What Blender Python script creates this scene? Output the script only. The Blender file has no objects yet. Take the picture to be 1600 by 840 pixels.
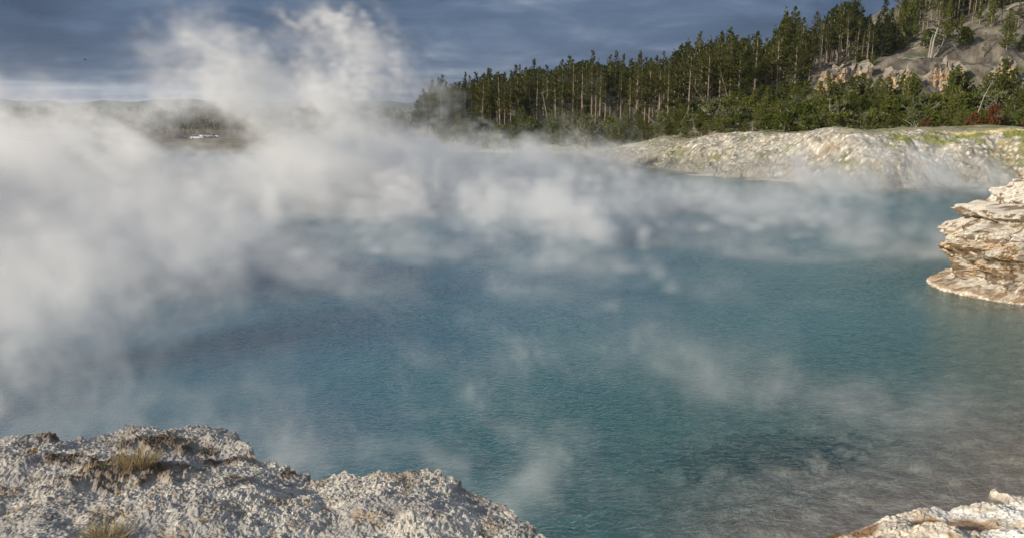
import bpy, math
import numpy as np
R = math.radians
rng = np.random.default_rng(7)
S = bpy.context.scene
COL = S.collection

# ------------------------------------------------------------------ camera
F, CU, CV = 1186.0, 800.0, 420.0          # photograph: focal length and centre in its pixels
PITCH = math.atan(250.0 / F)
CAMZ = 6.0
cam_d = bpy.data.cameras.new("camera"); cam = bpy.data.objects.new("camera", cam_d); COL.objects.link(cam)
cam_d.sensor_width = 36; cam_d.lens = 36 * F / 1600; cam_d.clip_start = 0.05; cam_d.clip_end = 30000
cam.location = (0, 0, CAMZ); cam.rotation_euler = (R(90) - PITCH, 0, 0)
S.camera = cam

# ------------------------------------------------------------------ sun and sky
SUN_EL, SUN_STRENGTH, SKY_STRENGTH, EXPOSURE = 21.0, 5.0, 0.12, 0.0
to_sun = np.array([-0.87, -0.49, 0.0]); to_sun /= np.linalg.norm(to_sun)
az = math.atan2(to_sun[0], to_sun[1])      # clockwise from +Y
sd = bpy.data.lights.new("sun", "SUN"); sd.energy = SUN_STRENGTH; sd.angle = R(0.6); sd.color = (1.0, 0.88, 0.70)
sun = bpy.data.objects.new("sun", sd); COL.objects.link(sun)
sun.rotation_euler = (R(90 - SUN_EL), 0, math.pi - az)
W = bpy.data.worlds.new("World"); S.world = W; W.use_nodes = True
S.view_settings.view_transform = 'Standard'; S.view_settings.look = 'None'
S.view_settings.exposure = EXPOSURE; S.view_settings.gamma = 1; S.view_settings.use_curve_mapping = False
c = S.cycles
c.use_denoising = True; c.max_bounces = 7; c.diffuse_bounces = 2; c.glossy_bounces = 2
c.transparent_max_bounces = 96; c.volume_bounces = 4; c.volume_step_rate = 2.0; c.volume_max_steps = 256
c.use_adaptive_sampling = True; c.adaptive_threshold = 0.02; c.sample_clamp_indirect = 4

class G:
    """small node-tree helper"""
    def __init__(s, tree): s.t = tree; s.n = tree.nodes; s.l = tree.links
    def node(s, typ, ins=None, **kw):
        n = s.n.new(typ)
        for k, v in kw.items(): setattr(n, k, v)
        for k, v in (ins or {}).items():
            if hasattr(v, 'is_output'): s.l.new(v, n.inputs[k])
            else: n.inputs[k].default_value = v
        return n
    def m(s, op, a, b=0.0, c_=None, clamp=False):
        ins = {0: a, 1: b}
        if c_ is not None: ins[2] = c_
        return s.node('ShaderNodeMath', ins, operation=op, use_clamp=clamp).outputs[0]
    def noise(s, vec, scale, detail=4, rough=.5, dist=0.0):
        return s.node('ShaderNodeTexNoise', {'Vector': vec, 'Scale': scale, 'Detail': detail, 'Roughness': rough, 'Distortion': dist}).outputs['Fac']
    def ramp(s, fac, stops):
        n = s.node('ShaderNodeValToRGB', {0: fac}); e = n.color_ramp.elements
        while len(e) < len(stops): e.new(.5)
        for q, (p, col) in zip(e, stops): q.position = p; q.color = (*col, 1) if len(col) == 3 else col
        return n.outputs[0]
    def mix(s, f, a, b, blend='MIX'):
        n = s.n.new('ShaderNodeMix'); n.data_type = 'RGBA'; n.blend_type = blend
        for k, v in ((0, f), (6, a), (7, b)):
            if hasattr(v, 'is_output'): s.l.new(v, n.inputs[k])
            else: n.inputs[k].default_value = (*v, 1) if isinstance(v, tuple) and len(v) == 3 else v
        return n.outputs[2]
    def sstep(s, x, a, b):
        return s.node('ShaderNodeMapRange', {0: x, 1: a, 2: b, 3: 0.0, 4: 1.0}, interpolation_type='SMOOTHSTEP').outputs[0]

def build_sky():
    g = G(W.node_tree); g.n.clear()
    sky = g.node('ShaderNodeTexSky', sky_type='NISHITA', sun_disc=False, sun_elevation=R(SUN_EL), sun_rotation=az)
    bg1 = g.node('ShaderNodeBackground', {0: sky.outputs[0], 1: SKY_STRENGTH})
    d = g.node('ShaderNodeTexCoord').outputs['Generated']
    sp = g.node('ShaderNodeSeparateXYZ', {0: d})
    x, y, z = sp.outputs
    zc = g.m('MAXIMUM', z, 0.0)
    den = g.m('ADD', zc, 0.045)
    px = g.m('DIVIDE', x, den); py = g.m('DIVIDE', y, den)
    P = g.node('ShaderNodeCombineXYZ', {0: px, 1: py, 2: 0.0}).outputs[0]
    warp = g.noise(P, 0.22, 3)
    # layered dark cloud base
    P2 = g.node('ShaderNodeCombineXYZ', {0: g.m('ADD', px, g.m('MULTIPLY', warp, 2.2)), 1: py, 2: 3.7}).outputs[0]
    n1 = g.noise(P2, 0.34, 7, .56, .4)
    n2 = g.noise(P2, 0.95, 7, .6, .5)
    # billowing shapes seen side-on, in direction space
    D3 = g.node('ShaderNodeVectorMath', {0: d, 1: (4.0, 4.0, 15.0)}, operation='MULTIPLY').outputs[0]
    n3 = g.noise(D3, 1.1, 7, .58, .6)
    t = g.m('ADD', g.m('MULTIPLY', n1, .42), g.m('ADD', g.m('MULTIPLY', n2, .14), g.m('MULTIPLY', n3, .60)))
    col = g.ramp(t, [(.44, (.040, .072, .140)), (.535, (.068, .112, .200)), (.61, (.105, .158, .262)), (.68, (.18, .235, .335)), (.78, (.42, .45, .51))])
    # lighter low band towards the left horizon
    lo = g.m('MULTIPLY', g.m('SUBTRACT', 1.0, g.sstep(z, .022, .036)), g.m('SUBTRACT', 1.0, g.sstep(x, -.42, -.05)))
    D4 = g.node('ShaderNodeVectorMath', {0: d, 1: (4.0, 4.0, 120.0)}, operation='MULTIPLY').outputs[0]
    n4 = g.noise(D4, 1.0, 5, .55)
    band = g.ramp(n4, [(.35, (.17, .23, .36)), (.5, (.36, .43, .54)), (.64, (.66, .66, .66))])
    col = g.mix(g.m('MULTIPLY', lo, .85), col, band)
    # towards and above the sun the cover is brighter and broken
    back = g.sstep(y, .35, -.6)
    col = g.mix(back, col, g.ramp(n2, [(.35, (.30, .36, .47)), (.7, (.75, .76, .78))]))
    bg2 = g.node('ShaderNodeBackground', {0: col, 1: 1.0})
    up = g.sstep(z, .25, .7)
    hole = g.sstep(n1, .60, .45)
    mask = g.m('SUBTRACT', .97, g.m('MULTIPLY', g.m('MAXIMUM', g.m('MULTIPLY', up, .5), g.m('MULTIPLY', back, .5)), hole))
    mx = g.node('ShaderNodeMixShader', {0: mask, 1: bg1.outputs[0], 2: bg2.outputs[0]})
    out = g.node('ShaderNodeOutputWorld', {'Surface': mx.outputs[0]})
build_sky()

# ------------------------------------------------------------------ numeric helpers
def fft_noise(shape, beta, seed, lo=1.0):
    r = np.random.default_rng(seed)
    f = np.fft.rfftn(r.standard_normal(shape))
    ks = [np.fft.fftfreq(n) * n for n in shape[:-1]] + [np.fft.rfftfreq(shape[-1]) * shape[-1]]
    k2 = 0
    for i, k in enumerate(ks):
        sh = [1] * len(shape); sh[i] = -1
        k2 = k2 + (k.reshape(sh)) ** 2
    k = np.sqrt(k2); k[(0,) * len(shape)] = 1
    amp = np.where(k < lo, 0, k ** (-beta)); amp[(0,) * len(shape)] = 0
    a = np.fft.irfftn(f * amp, s=shape, axes=range(len(shape)))
    return (a / a.std()).astype(np.float32)
N2 = [fft_noise((1024, 1024), 2.05, s, 3.0) for s in (1, 2, 3)]
def fb(x, y, size, k=0, ang=0.0, sx=1.0):
    """smooth fractal noise (std 1) whose largest lumps measure about `size` metres"""
    if ang:
        x, y = x * math.cos(ang) + y * math.sin(ang), -x * math.sin(ang) + y * math.cos(ang)
    s = 1024 / (size * 5.0)
    u = (x * s / sx + 137.3 * k) % 1024; v = (y * s + 59.1 * k) % 1024
    T = N2[k % 3]
    i = np.floor(u).astype(np.int32); j = np.floor(v).astype(np.int32); a = (u - i).astype(np.float32); b = (v - j).astype(np.float32)
    i %= 1024; j %= 1024; i1 = (i + 1) % 1024; j1 = (j + 1) % 1024
    return T[i, j] * (1 - a) * (1 - b) + T[i1, j] * a * (1 - b) + T[i, j1] * (1 - a) * b + T[i1, j1] * a * b
JT = np.random.default_rng(99).random((256, 256, 3)).astype(np.float32)
def worley(x, y, cell, off=0):
    """distance to the nearest jittered point in cells, and that cell's random number"""
    u = x / cell + off * 17.37; v = y / cell + off * 5.71
    i0 = np.floor(u).astype(np.int32); j0 = np.floor(v).astype(np.int32)
    best = np.full(u.shape, 9.0, np.float32); rid = np.zeros(u.shape, np.float32)
    for di in (-1, 0, 1):
        for dj in (-1, 0, 1):
            i = i0 + di; j = j0 + dj
            jt = JT[i % 256, j % 256]
            d = (i + .1 + .8 * jt[..., 0] - u) ** 2 + (j + .1 + .8 * jt[..., 1] - v) ** 2
            m = d < best; best = np.where(m, d, best); rid = np.where(m, jt[..., 2], rid)
    return np.sqrt(best), rid
def ss(x, a, b):
    t = np.clip((x - a) / (b - a), 0, 1); return t * t * (3 - 2 * t)
def lerp(a, b, t): return a + (b - a) * t
def at_z(u, v, z=0.0):
    """the point of the level plane z seen at photo pixel (u, v)"""
    a = PITCH + math.atan((v - CV) / F)
    fx, fy = (u - CU) / F, (v - CV) / F
    d = np.array([fx, math.cos(PITCH) - fy * math.sin(PITCH), -math.sin(PITCH) - fy * math.cos(PITCH)])
    t = (z - CAMZ) / d[2]
    return np.array([0, 0, CAMZ]) + d * t
def at_y(u, v, y):
    fx, fy = (u - CU) / F, (v - CV) / F
    d = np.array([fx, math.cos(PITCH) - fy * math.sin(PITCH), -math.sin(PITCH) - fy * math.cos(PITCH)])
    return np.array([0, 0, CAMZ]) + d * (y / d[1])

def make_mesh(name, V, faces, col=None, fattr=None, smooth=False, mats=(), midx=None):
    """V (n,3); faces: list of index arrays (m,k), k constant inside each array"""
    me = bpy.data.meshes.new(name)
    V = np.asarray(V, np.float32)
    faces = [np.asarray(f, np.int32) for f in (faces if isinstance(faces, list) else [faces])]
    me.vertices.add(len(V)); me.vertices.foreach_set('co', V.ravel())
    nl = sum(f.size for f in faces); nf = sum(len(f) for f in faces)
    me.loops.add(nl); me.polygons.add(nf)
    me.loops.foreach_set('vertex_index', np.concatenate([f.ravel() for f in faces]) if nf else [])
    tot = np.concatenate([np.full(len(f), f.shape[1], np.int32) for f in faces])
    st = np.concatenate([[0], np.cumsum(tot)[:-1]]).astype(np.int32)
    me.polygons.foreach_set('loop_start', st)
    me.polygons.foreach_set('use_smooth', np.full(nf, smooth, bool))
    if midx is not None: me.polygons.foreach_set('material_index', midx)
    for m in mats: me.materials.append(m)
    me.update(calc_edges=True)
    if col is not None:
        a = me.color_attributes.new('Col', 'FLOAT_COLOR', 'POINT')
        C = np.ones((len(V), 4), np.float32); C[:, :3] = col
        a.data.foreach_set('color', C.ravel())
    for k, v in (fattr or {}).items():
        a = me.attributes.new(k, 'FLOAT', 'POINT'); a.data.foreach_set('value', np.asarray(v, np.float32))
    return me
def add(name, me, parent=None, loc=None):
    o = bpy.data.objects.new(name, me); COL.objects.link(o)
    if parent is not None: o.parent = parent
    if loc is not None: o.location = loc
    return o
def tag(o, label=None, cat=None, group=None, kind=None):
    if label: o['label'] = label
    if cat: o['category'] = cat
    if group: o['group'] = group
    if kind: o['kind'] = kind
    return o
def empty(name, loc=(0, 0, 0)):
    o = bpy.data.objects.new(name, None); COL.objects.link(o); o.location = loc; o.empty_display_size = .3; return o
def grid_faces(nr, nc, wrap=False):
    i = np.arange(nr - 1)[:, None]; j = np.arange(nc if wrap else nc - 1)[None, :]
    j1 = (j + 1) % nc
    return np.stack([i * nc + j, i * nc + j1, (i + 1) * nc + j1, (i + 1) * nc + j], -1).reshape(-1, 4)

# ------------------------------------------------------------------ materials
def new_mat(name):
    m = bpy.data.materials.new(name); m.use_nodes = True; g = G(m.node_tree); g.n.clear()
    return m, g
def principled(g, **k):
    n = g.node('ShaderNodeBsdfPrincipled', {kk.replace('_', ' '): v for kk, v in k.items()})
    g.node('ShaderNodeOutputMaterial', {0: n.outputs[0]}); return n
def attr_mat(name, rough=.95, fine=((60, .35), (14, .2)), bump=.3, bscale=40, bdist=.02, spec=.2):
    """base colour from the mesh's own mineral / plant colour map, broken up by fine procedural grain"""
    m, g = new_mat(name)
    a = g.node('ShaderNodeAttribute', attribute_name='Col').outputs[0]
    P = g.node('ShaderNodeNewGeometry').outputs['Position']
    col = a
    for sc, am in fine:
        n = g.noise(P, sc, 4, .65)
        k = g.m('ADD', g.m('MULTIPLY', g.m('SUBTRACT', n, .5), am * 4), 1.0)
        kk = g.node('ShaderNodeCombineXYZ', {0: k, 1: k, 2: k}).outputs[0]
        col = g.mix(1.0, col, kk, 'MULTIPLY')
    bn = g.noise(P, bscale, 6, .7)
    b = g.node('ShaderNodeBump', {'Strength': bump, 'Distance': bdist, 'Height': bn})
    principled(g, Base_Color=col, Roughness=rough, Specular_IOR_Level=spec, Normal=b.outputs[0])
    return m
M_ground = attr_mat("sinter_and_soil", fine=((9, .22), (1.6, .12)), bscale=7, bump=.6, bdist=.12)
M_ledge = attr_mat("crumbly_sinter", fine=((130, .28), (40, .16)), bscale=160, bump=.5, bdist=.006)
M_cliff = attr_mat("layered_sinter", fine=((30, .3), (6, .15)), bscale=28, bump=.6, bdist=.04)
M_rock = attr_mat("volcanic_rock", fine=((3, .2), (.7, .15)), bscale=3, bump=.6, bdist=.2)

def foliage_mat(name, a, b, rough=.7):
    m, g = new_mat(name)
    oi = g.node('ShaderNodeObjectInfo').outputs['Random']
    t = g.node('ShaderNodeAttribute', attribute_name='tint').outputs['Fac']
    f = g.m('ADD', g.m('MULTIPLY', oi, .55), g.m('MULTIPLY', t, .45))
    col = g.ramp(f, [(.1, a), (.85, b)])
    d = g.node('ShaderNodeBsdfDiffuse', {0: col, 1: .5})
    tr = g.node('ShaderNodeBsdfTranslucent', {0: g.mix(.5, col, (.10, .13, .02))})
    mx = g.node('ShaderNodeMixShader', {0: .25, 1: d.outputs[0], 2: tr.outputs[0]})
    g.node('ShaderNodeOutputMaterial', {0: mx.outputs[0]}); return m
M_pine = foliage_mat("pine_needles", (.042, .057, .015), (.120, .122, .030))
M_young = foliage_mat("young_pine_needles", (.060, .085, .018), (.165, .180, .040))
M_spruce = foliage_mat("spruce_needles", (.022, .036, .014), (.045, .062, .022))
M_sage = foliage_mat("grey_green_leaves", (.10, .115, .055), (.19, .195, .10))
M_red = foliage_mat("red_leaves", (.10, .050, .025), (.17, .075, .035))
def bark_mat(name, a, b):
    m, g = new_mat(name)
    P = g.node('ShaderNodeTexCoord').outputs['Object']
    P2 = g.node('ShaderNodeVectorMath', {0: P, 1: (1, 1, .25)}, operation='MULTIPLY').outputs[0]
    n = g.noise(P2, 5, 5, .65); oi = g.node('ShaderNodeObjectInfo').outputs['Random']
    col = g.mix(g.m('ADD', g.m('MULTIPLY', n, .7), g.m('MULTIPLY', oi, .3)), a, b)
    principled(g, Base_Color=col, Roughness=.95, Specular_IOR_Level=.1); return m
M_bark = bark_mat("pine_bark", (.10, .08, .06), (.37, .31, .245))
M_dead = bark_mat("bleached_wood", (.17, .155, .14), (.44, .41, .37))

# ------------------------------------------------------------------ terrain
# waterline of the pool in plan (metres, camera at the origin looking along +y)
NEARPTS = [tuple(at_z(u_, v_)[:2]) for u_, v_ in ((1270, 862), (1312, 838), (1352, 817), (1400, 802), (1460, 800), (1530, 796), (1575, 786), (1640, 770), (1720, 745))]
shore = [(-70, 40), (-62, 14), (-30, 4.5), (-10, 3.9), (-3.4, 4.6), (-1.7, 4.6), (-1.3, 3.9), (-.2, 3.7), (.5, 3.2), (1.0, 2.4),
         (2.2, 3.2), (3.0, 5.6), (3.5, 7.6), *NEARPTS, (8.6, 11.6), (9.8, 12.0), (12.2, 13.4), (15.2, 16.5),
         (17.0, 19.5), (17.0, 22.0), (16.0, 24.5), (17.5, 28), (26, 36), (38, 50), (42.5, 59.5), (35.5, 60.5), (28.9, 57.5),
         (25.2, 59.5), (22.3, 65.5), (17.6, 72), (13.6, 80), (11.8, 92), (10.5, 101), (4, 106), (-12, 108), (-35, 110), (-60, 100), (-74, 70)]
def chaikin(p, n=2):
    p = np.array(p, float)
    for _ in range(n):
        q = np.roll(p, -1, 0); p = np.stack([.75 * p + .25 * q, .25 * p + .75 * q], 1).reshape(-1, 2)
    return p
SH = chaikin(shore, 2)
def poly_sdf(x, y, P):
    x = x.astype(np.float32); y = y.astype(np.float32)
    d = np.full(x.shape, 1e9, np.float32); ins = np.zeros(x.shape, bool)
    for a, b in zip(P.astype(np.float32), np.roll(P, -1, 0).astype(np.float32)):
        e = b - a; wx = x - a[0]; wy = y - a[1]
        t = np.clip((wx * e[0] + wy * e[1]) / (e @ e), 0, 1)
        dx = wx - e[0] * t; dy = wy - e[1] * t
        np.minimum(d, dx * dx + dy * dy, out=d)
        if e[1] != 0:
            cnd = (a[1] > y) != (b[1] > y)
            ins ^= cnd & (x < e[0] * (y - a[1]) / e[1] + a[0])
    d = np.sqrt(d); return np.where(ins, -d, d)
#        x,   y,  ground height, width of the bank, underwater slope
CTRL = np.array([(-3, 1, 4.0, .5, .9), (-20, -2, 4.2, 1.5, .8), (1, -1, 4.0, .5, .8), (3.5, 3, 3.6, 1.5, .5), (5.2, 7.6, 1.7, 6, .10), (8, 9, 1.9, 6, .09),
                 (11, 10, 2.6, 6, .09), (18, 16, 3.8, 3, .14), (20, 25, 3.9, 1.6, .35), (30, 36, 4.0, 4, .4), (48, 56, 4.1, 8, .4), (42, 68, 4.1, 8.5, .4),
                 (30, 66, 4.05, 8.5, .4), (24, 76, 3.6, 9, .16), (18, 90, 2.2, 9, .10), (12, 106, 1.1, 7, .10), (-5, 114, .8, 6, .3), (-35, 118, .7, 6, .3),
                 (-80, 90, 1.0, 6, .4), (-85, 40, 2.5, 4, .5), (-70, 0, 4.0, 4, .5), (30, 100, 4.2, 8, .3), (65, 90, 4.6, 8, .3), (100, 60, 5, 8, .3),
                 (60, 20, 4.5, 8, .3), (40, 0, 4.5, 8, .3), (0, -60, 5, 8, .3), (25, 125, 4.0, 8, .3), (0, 135, 1.6, 8, .3), (-40, 170, -1, 8, .3), (0, 220, 0, 8, .3),
                 (60, 180, 5, 8, .3), (-90, 300, -5.6, 8, .3), (-82, 200, -4.6, 8, .3), (-104, 250, -6.0, 8, .3), (-124, 300, -5.6, 8, .3), (-150, 300, -5.6, 8, .3), (-40, 300, -5.4, 8, .3), (60, 320, 0, 8, .3), (-120, 420, -9, 8, .3),
                 (0, 450, -8, 8, .3), (150, 300, 5, 8, .3), (-300, 200, -3, 8, .3)], float)
def idw(x, y):
    w = 0; acc = [0, 0, 0]
    for q in CTRL.astype(np.float32):
        d2 = (x - q[0]) ** 2 + (y - q[1]) ** 2
        ww = 1 / (d2 + 1.0) ** 1.7
        w = w + ww
        for k in range(3): acc[k] = acc[k] + ww * q[2 + k]
    return [a / w for a in acc]
def hill(x, y):
    crest = 12.5 + (x - 59) * .33
    crest = np.where(x < 59, 12.5 - (59 - x) * .9, crest)
    crest = np.clip(crest, 0, 60) + fb(x, y, 14, 1) * .5
    front = (y - 118) * .62 + fb(x, y, 12, 2) * .8
    k = 2.0
    h = -k * np.log(np.exp(-np.clip(crest, -40, 80) / k) + np.exp(-np.clip(front, -40, 80) / k))
    h = np.log1p(np.exp(np.clip(h - 4.5, -30, 60) / 1.2)) * 1.2
    far = 1 - .0 * y
    return h
def macro(x, y, full=False):
    x = np.asarray(x, np.float32); y = np.asarray(y, np.float32)
    zo, wd, us = idw(x, y)
    d = poly_sdf(x, y, SH)
    amp = np.clip(wd / 8, .05, 1)
    nr = ss(np.hypot(x, y), 15, 18) * .88 + .12
    d = d + fb(x, y, 7, 0) * .45 * amp * nr + fb(x, y, 1.3, 1) * .10 * amp * (nr + .1)
    t = np.clip(d / wd, 0, 1)
    wall = zo * (1 - (1 - t) ** 1.7)
    low = ss(wd, 5, 6.5) * ss(np.hypot(x, y), 30, 14)         # near shelf keeps close to the water first
    wall = lerp(wall, zo * t ** 2.0, low) + np.where(d > 0, .05 * ss(d, 0, .12), 0)
    bed = -np.clip(-d, 0, 40) * us
    bed = -6 * (1 - np.exp(bed / 6))
    z = np.where(d > 0, wall, bed)
    z = z + np.where(d > wd * .8, hill(x, y), 0)
    r = np.hypot(x, y)
    z = z + np.where(d > 0, fb(x, y, 25, 1) * .5 * ss(r, 130, 220) * (1 - .9 * np.exp(-((x + 105) / 50) ** 2 - ((y - 255) / 75) ** 2)) + fb(x, y, 9, 2) * .10 * ss(d, 0, 6), 0)
    if full: return z, d, zo, wd, us
    return z
def H1(x, y): return float(macro(np.array([x]), np.array([y]))[0])

def build_ground():
    th_in = np.linspace(-R(40.5), R(40.5), 1010)
    th = np.concatenate([np.linspace(-math.pi, -R(41), 70), th_in, np.linspace(R(41), math.pi, 70)[:-1]])
    rr = np.concatenate([np.linspace(.4, 8, 24)[:-1], np.arange(8, 14, .032), np.arange(14, 26, .11), np.arange(26, 50, .45), np.arange(50, 112, .16),
                         np.arange(112, 200, .7), np.geomspace(200, 4200, 60)])
    Rr, T = np.meshgrid(rr, th, indexing='ij')
    x = (Rr * np.sin(T)).astype(np.float32); y = (Rr * np.cos(T)).astype(np.float32)
    z, d, zo, wd, us = macro(x, y, True)
    r = Rr.astype(np.float32)
    # keep the sheet below the separately built ledge under the viewpoint
    led = ss(np.hypot((x + 1.6) / 1.3, y - 2.0), 4.2, 3.0)
    z = z - led * .45 * (d > 0)
    inframe = np.abs(T) < R(41)
    bank = ss(r, 40, 52) * ss(r, 125, 112) * inframe
    slope = ss(d, -.3, .6) * ss(d, wd * 1.25, wd * .8)
    # rubble and gullies on the far bank
    w1, id1 = worley(x, y, .62, 1); w2, id2 = worley(x, y, .3, 2); w3, id3 = worley(x + .4 * fb(x, y, 1, 1), y, 1.7, 3)
    gul = fb(x, y, 3.2, 1, R(52), 4.5)
    lump = (np.clip(.55 - w1, 0, 1) * .22 * (id1 > .5) + np.clip(.5 - w2, 0, 1) * .16 * (id2 > .4) + np.clip(.55 - w3, 0, 1) * .35 * (id3 > .8))
    z = z + bank * slope * (lump * .6 + gul * .09) + bank * ss(d, -1.2, 0) * (1 - slope) * lump * .18 + bank * slope * np.clip(.5 - w2, 0, 1) * .10
    # thin flats reaching into the water at the far left end of the bank
    flats = ss(r, 62, 70) * ss(r, 112, 104) * ss(x, 8, 12) * ss(d, -9, 0)
    z = np.where((d < 0) & (flats > 0), np.maximum(z, lerp(z, .02 + .09 * fb(x, y, 3.0, 1, 0, 3.5), flats)), z)
    # near shelf, popcorn sinter at the waterline, bottom right
    near = ss(r, 13.9, 13.0) * ss(r, 8.2, 8.8) * ss(x, 2.0, 3.0)
    p1, q1 = worley(x, y, .058, 4); p2, q2 = worley(x, y, .036, 5); p3, q3 = worley(x, y, .3, 6)
    pop = np.sqrt(np.clip(.75 - p1 ** 2, 0, 1)) * .042 * (.3 + q1) + np.sqrt(np.clip(.7 - p2 ** 2, 0, 1)) * .014
    big = fb(x, y, 1.1, 2) * .05 + np.clip(.55 - p3, 0, 1) * .045
    poolc = at_z(1485, 832, .12); pm = np.hypot((x - poolc[0]) / .62, (y - poolc[1]) / .30) + fb(x, y, .4, 1) * .12
    poolc2 = at_z(1330, 838, .05); pm2 = np.hypot((x - poolc2[0]) / .34, (y - poolc2[1]) / .22) + fb(x, y, .3, 2) * .15
    rc = at_z(1583, 771, .05); rg = np.hypot((x - rc[0]) / .27, (y - rc[1]) / .20) + fb(x, y, .25, 0) * .07
    ring = np.exp(-((rg - 1) / .20) ** 2)
    land = ss(d, -.02, .15)
    wet = ss(pm, 1.15, .75); wet2 = ss(pm2, 1.2, .7)
    zz = z + near * land * ((pop + big) * (1 - .85 * wet) + .09 * ss(d, .05, .5) - .06 * wet)
    zz = np.where(near * ring > .25, np.maximum(zz, (ring * .07 + pop)), zz)
    shallow = near * (1 - land)
    zz = zz + shallow * np.clip(.5 - p3, 0, 1) * .05
    bed = ss(d, 0, -.5) * ss(r, 26, 22) * ss(r, 8, 9)
    zz = zz + bed * (np.clip(.6 - p1, 0, 1) * .02 + fb(x, y, 1.6, 0) * .035)
    # sunken rocks on the bed
    for (u, v, rad, hh) in ((1180, 722, .9, .12), (1215, 706, .7, .12), (1150, 735, .55, .08), (1250, 742, .6, .08)):
        q = at_z(u, v, -.5); dd = np.hypot((x - q[0]) / 1.5, y - q[1]) / rad + fb(x, y, .5, 1) * .2
        zz = zz + ss(dd, 1, .6) * hh * (1 + .1 * fb(x, y, .9, 2))
    wetbed = (d < -.02) & (near * ring < .25) & (r < 26)
    z = np.where(wetbed, np.minimum(zz, -.035 * ss(d, -.02, -.5) - .10 * ss(d, -.8, -3)), zz)
    # ---- mineral and plant colours
    def C(*c): return np.array(c, np.float32)
    n1 = fb(x, y, 2.0, 2); n2 = fb(x, y, 9.0, 1); n3 = fb(x, y, .5, 0)
    def mixc(a, b, t): return a + (b - a) * t[..., None]
    base = np.broadcast_to(C(.36, .335, .29), x.shape + (3,)).copy()
    white = C(.43, .395, .325); tan = C(.38, .29, .19); grey = C(.24, .225, .195); moss = C(.15, .16, .055); bright = C(.19, .21, .04); soil = C(.17, .15, .125)
    # far bank
    bc = np.broadcast_to(white, x.shape + (3,)).copy()
    bc = mixc(bc, grey, ss(n1 + .7 * gul, -.4, .8) * .9)
    bc = mixc(bc, moss * 1.15, ss(fb(x, y, 6, 0, R(40), 2.2) + .5 * n1 + .3 * n3, .0, 1.1) * .8)
    bc = mixc(bc, tan, ss(fb(x, y, 4.5, 2, R(20), 2.5), .7, 1.3) * .7)
    bc = mixc(bc, C(.70, .67, .61), np.maximum(ss(id2, .70, .74) * ss(w2, .45, .3), ss(id1, .86, .88) * ss(w1, .5, .35)) * .85)
    bc = mixc(bc, grey * .75, ss(id2, .25, .2) * .5)
    bc = mixc(bc, grey * .9, ss(d / wd + .08 * n1, .42, .06) * .8)
    lefty = ss(x / np.maximum(y, 1), .27, .18)
    bc = mixc(bc, lerp(moss, grey, .5), lefty * ss(n2, -.6, .8) * .6)
    # yellow-green moss and yellow band near the top at right
    ry = x / np.maximum(y, 1)
    mg = ss(ry, .46, .50) * ss(ry, .72, .66) * ss(d, wd * .50, wd * .60) * ss(d, wd * .92, wd * .80)
    bc = mixc(bc, bright, mg * ss(n1, -1.3, .8) * .85)
    yl = ss(ry, .56, .60) * ss(d, wd * .78, wd * .84) * ss(d, wd * 1.02, wd * .95)
    bc = mixc(bc, C(.68, .55, .28), yl * .8)
    meadow = mixc(np.broadcast_to(C(.20, .195, .10), x.shape + (3,)), C(.33, .31, .20), ss(n1 + n2 * .5, -.8, 1.0))
    bc = mixc(bc, meadow, ss(d + .3 * n1, wd * .86, wd * 1.0))
    # far low shore at left: grey flats
    farlow = ss(zo, 1.6, 1.0) * ss(r, 85, 100)
    bc = mixc(bc, C(.34, .33, .28), farlow * ss(d, 14, 4))
    base = mixc(base, bc, ss(r, 38, 46))
    # forest floor, hillside scree
    base = mixc(base, mixc(np.broadcast_to(C(.12, .105, .06), x.shape + (3,)), C(.20, .17, .12), ss(n2, -1, 1)), ss(r, 108, 118) * (1 - ss(z, 6.5, 9)))
    hz = ss(z, 6.5, 9) * ss(r, 110, 125)
    base = mixc(base, mixc(np.broadcast_to(C(.108, .095, .076), x.shape + (3,)), C(.20, .178, .145), ss(fb(x, y, 3, 0) , -.6, 1.1)), hz)
    base = mixc(base, C(.10, .11, .05), hz * ss(fb(x, y, 6, 2), .9, 1.4) * .8)
    # near shelf
    ns = np.broadcast_to(C(.64, .57, .47), x.shape + (3,)).copy()
    ns = mixc(ns, C(.42, .27, .11), ss(fb(x, y, .9, 2), .0, 1.0) * .75)
    ns = mixc(ns, C(.80, .77, .71), ss(ss(x, 5.8, 6.6) * 1.2 + fb(x, y, .7, 1) * .5, .6, 1.2))
    ns = mixc(ns, C(.80, .77, .70), ss(d, .25, .08) * .7)
    ns = mixc(ns, C(.24, .12, .045), np.clip(wet + wet2, 0, 1) * .85)
    ns = mixc(ns, C(.82, .79, .73), ring * .9)
    base = mixc(base, ns, near * np.maximum(land, ring))
    # bed under the water
    bd = mixc(np.broadcast_to(C(.40, .345, .29), x.shape + (3,)), C(.60, .56, .48), ss(q1 + .3 * n3, .55, 1.15) * .6)
    bd = mixc(bd, C(.42, .43, .36), ss(-z, .3, 1.3) * ss(n1, -1.4, 1.6) * .6)
    bd = mixc(bd, C(.30, .16, .03), wet2)
    for (u, v, rad) in ((1190, 718, 1.0), (1150, 732, .8), (1235, 700, .9), (1120, 722, .5)):
        q = at_z(u, v, -.5); dd = np.hypot((x - q[0]) / 1.7, y - q[1]) / rad + fb(x, y, .5, 1) * .3
        bd = mixc(bd, C(.06, .058, .052), ss(dd, 1.1, .5) * .85)
    under = ss(d, .03, -.05) * ss(r, 60, 40) * (1 - near * ring)
    base = mixc(base, bd, under)
    fl = (d < 0) & (r > 60)
    base = np.where(fl[..., None], mixc(np.broadcast_to(C(.19, .175, .14), x.shape + (3,)), C(.42, .40, .35), ss(z, .02, .10)), base)
    base = base * (1 + .10 * n3[..., None])
    V = np.stack([x, y, z], -1).reshape(-1, 3)
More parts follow.
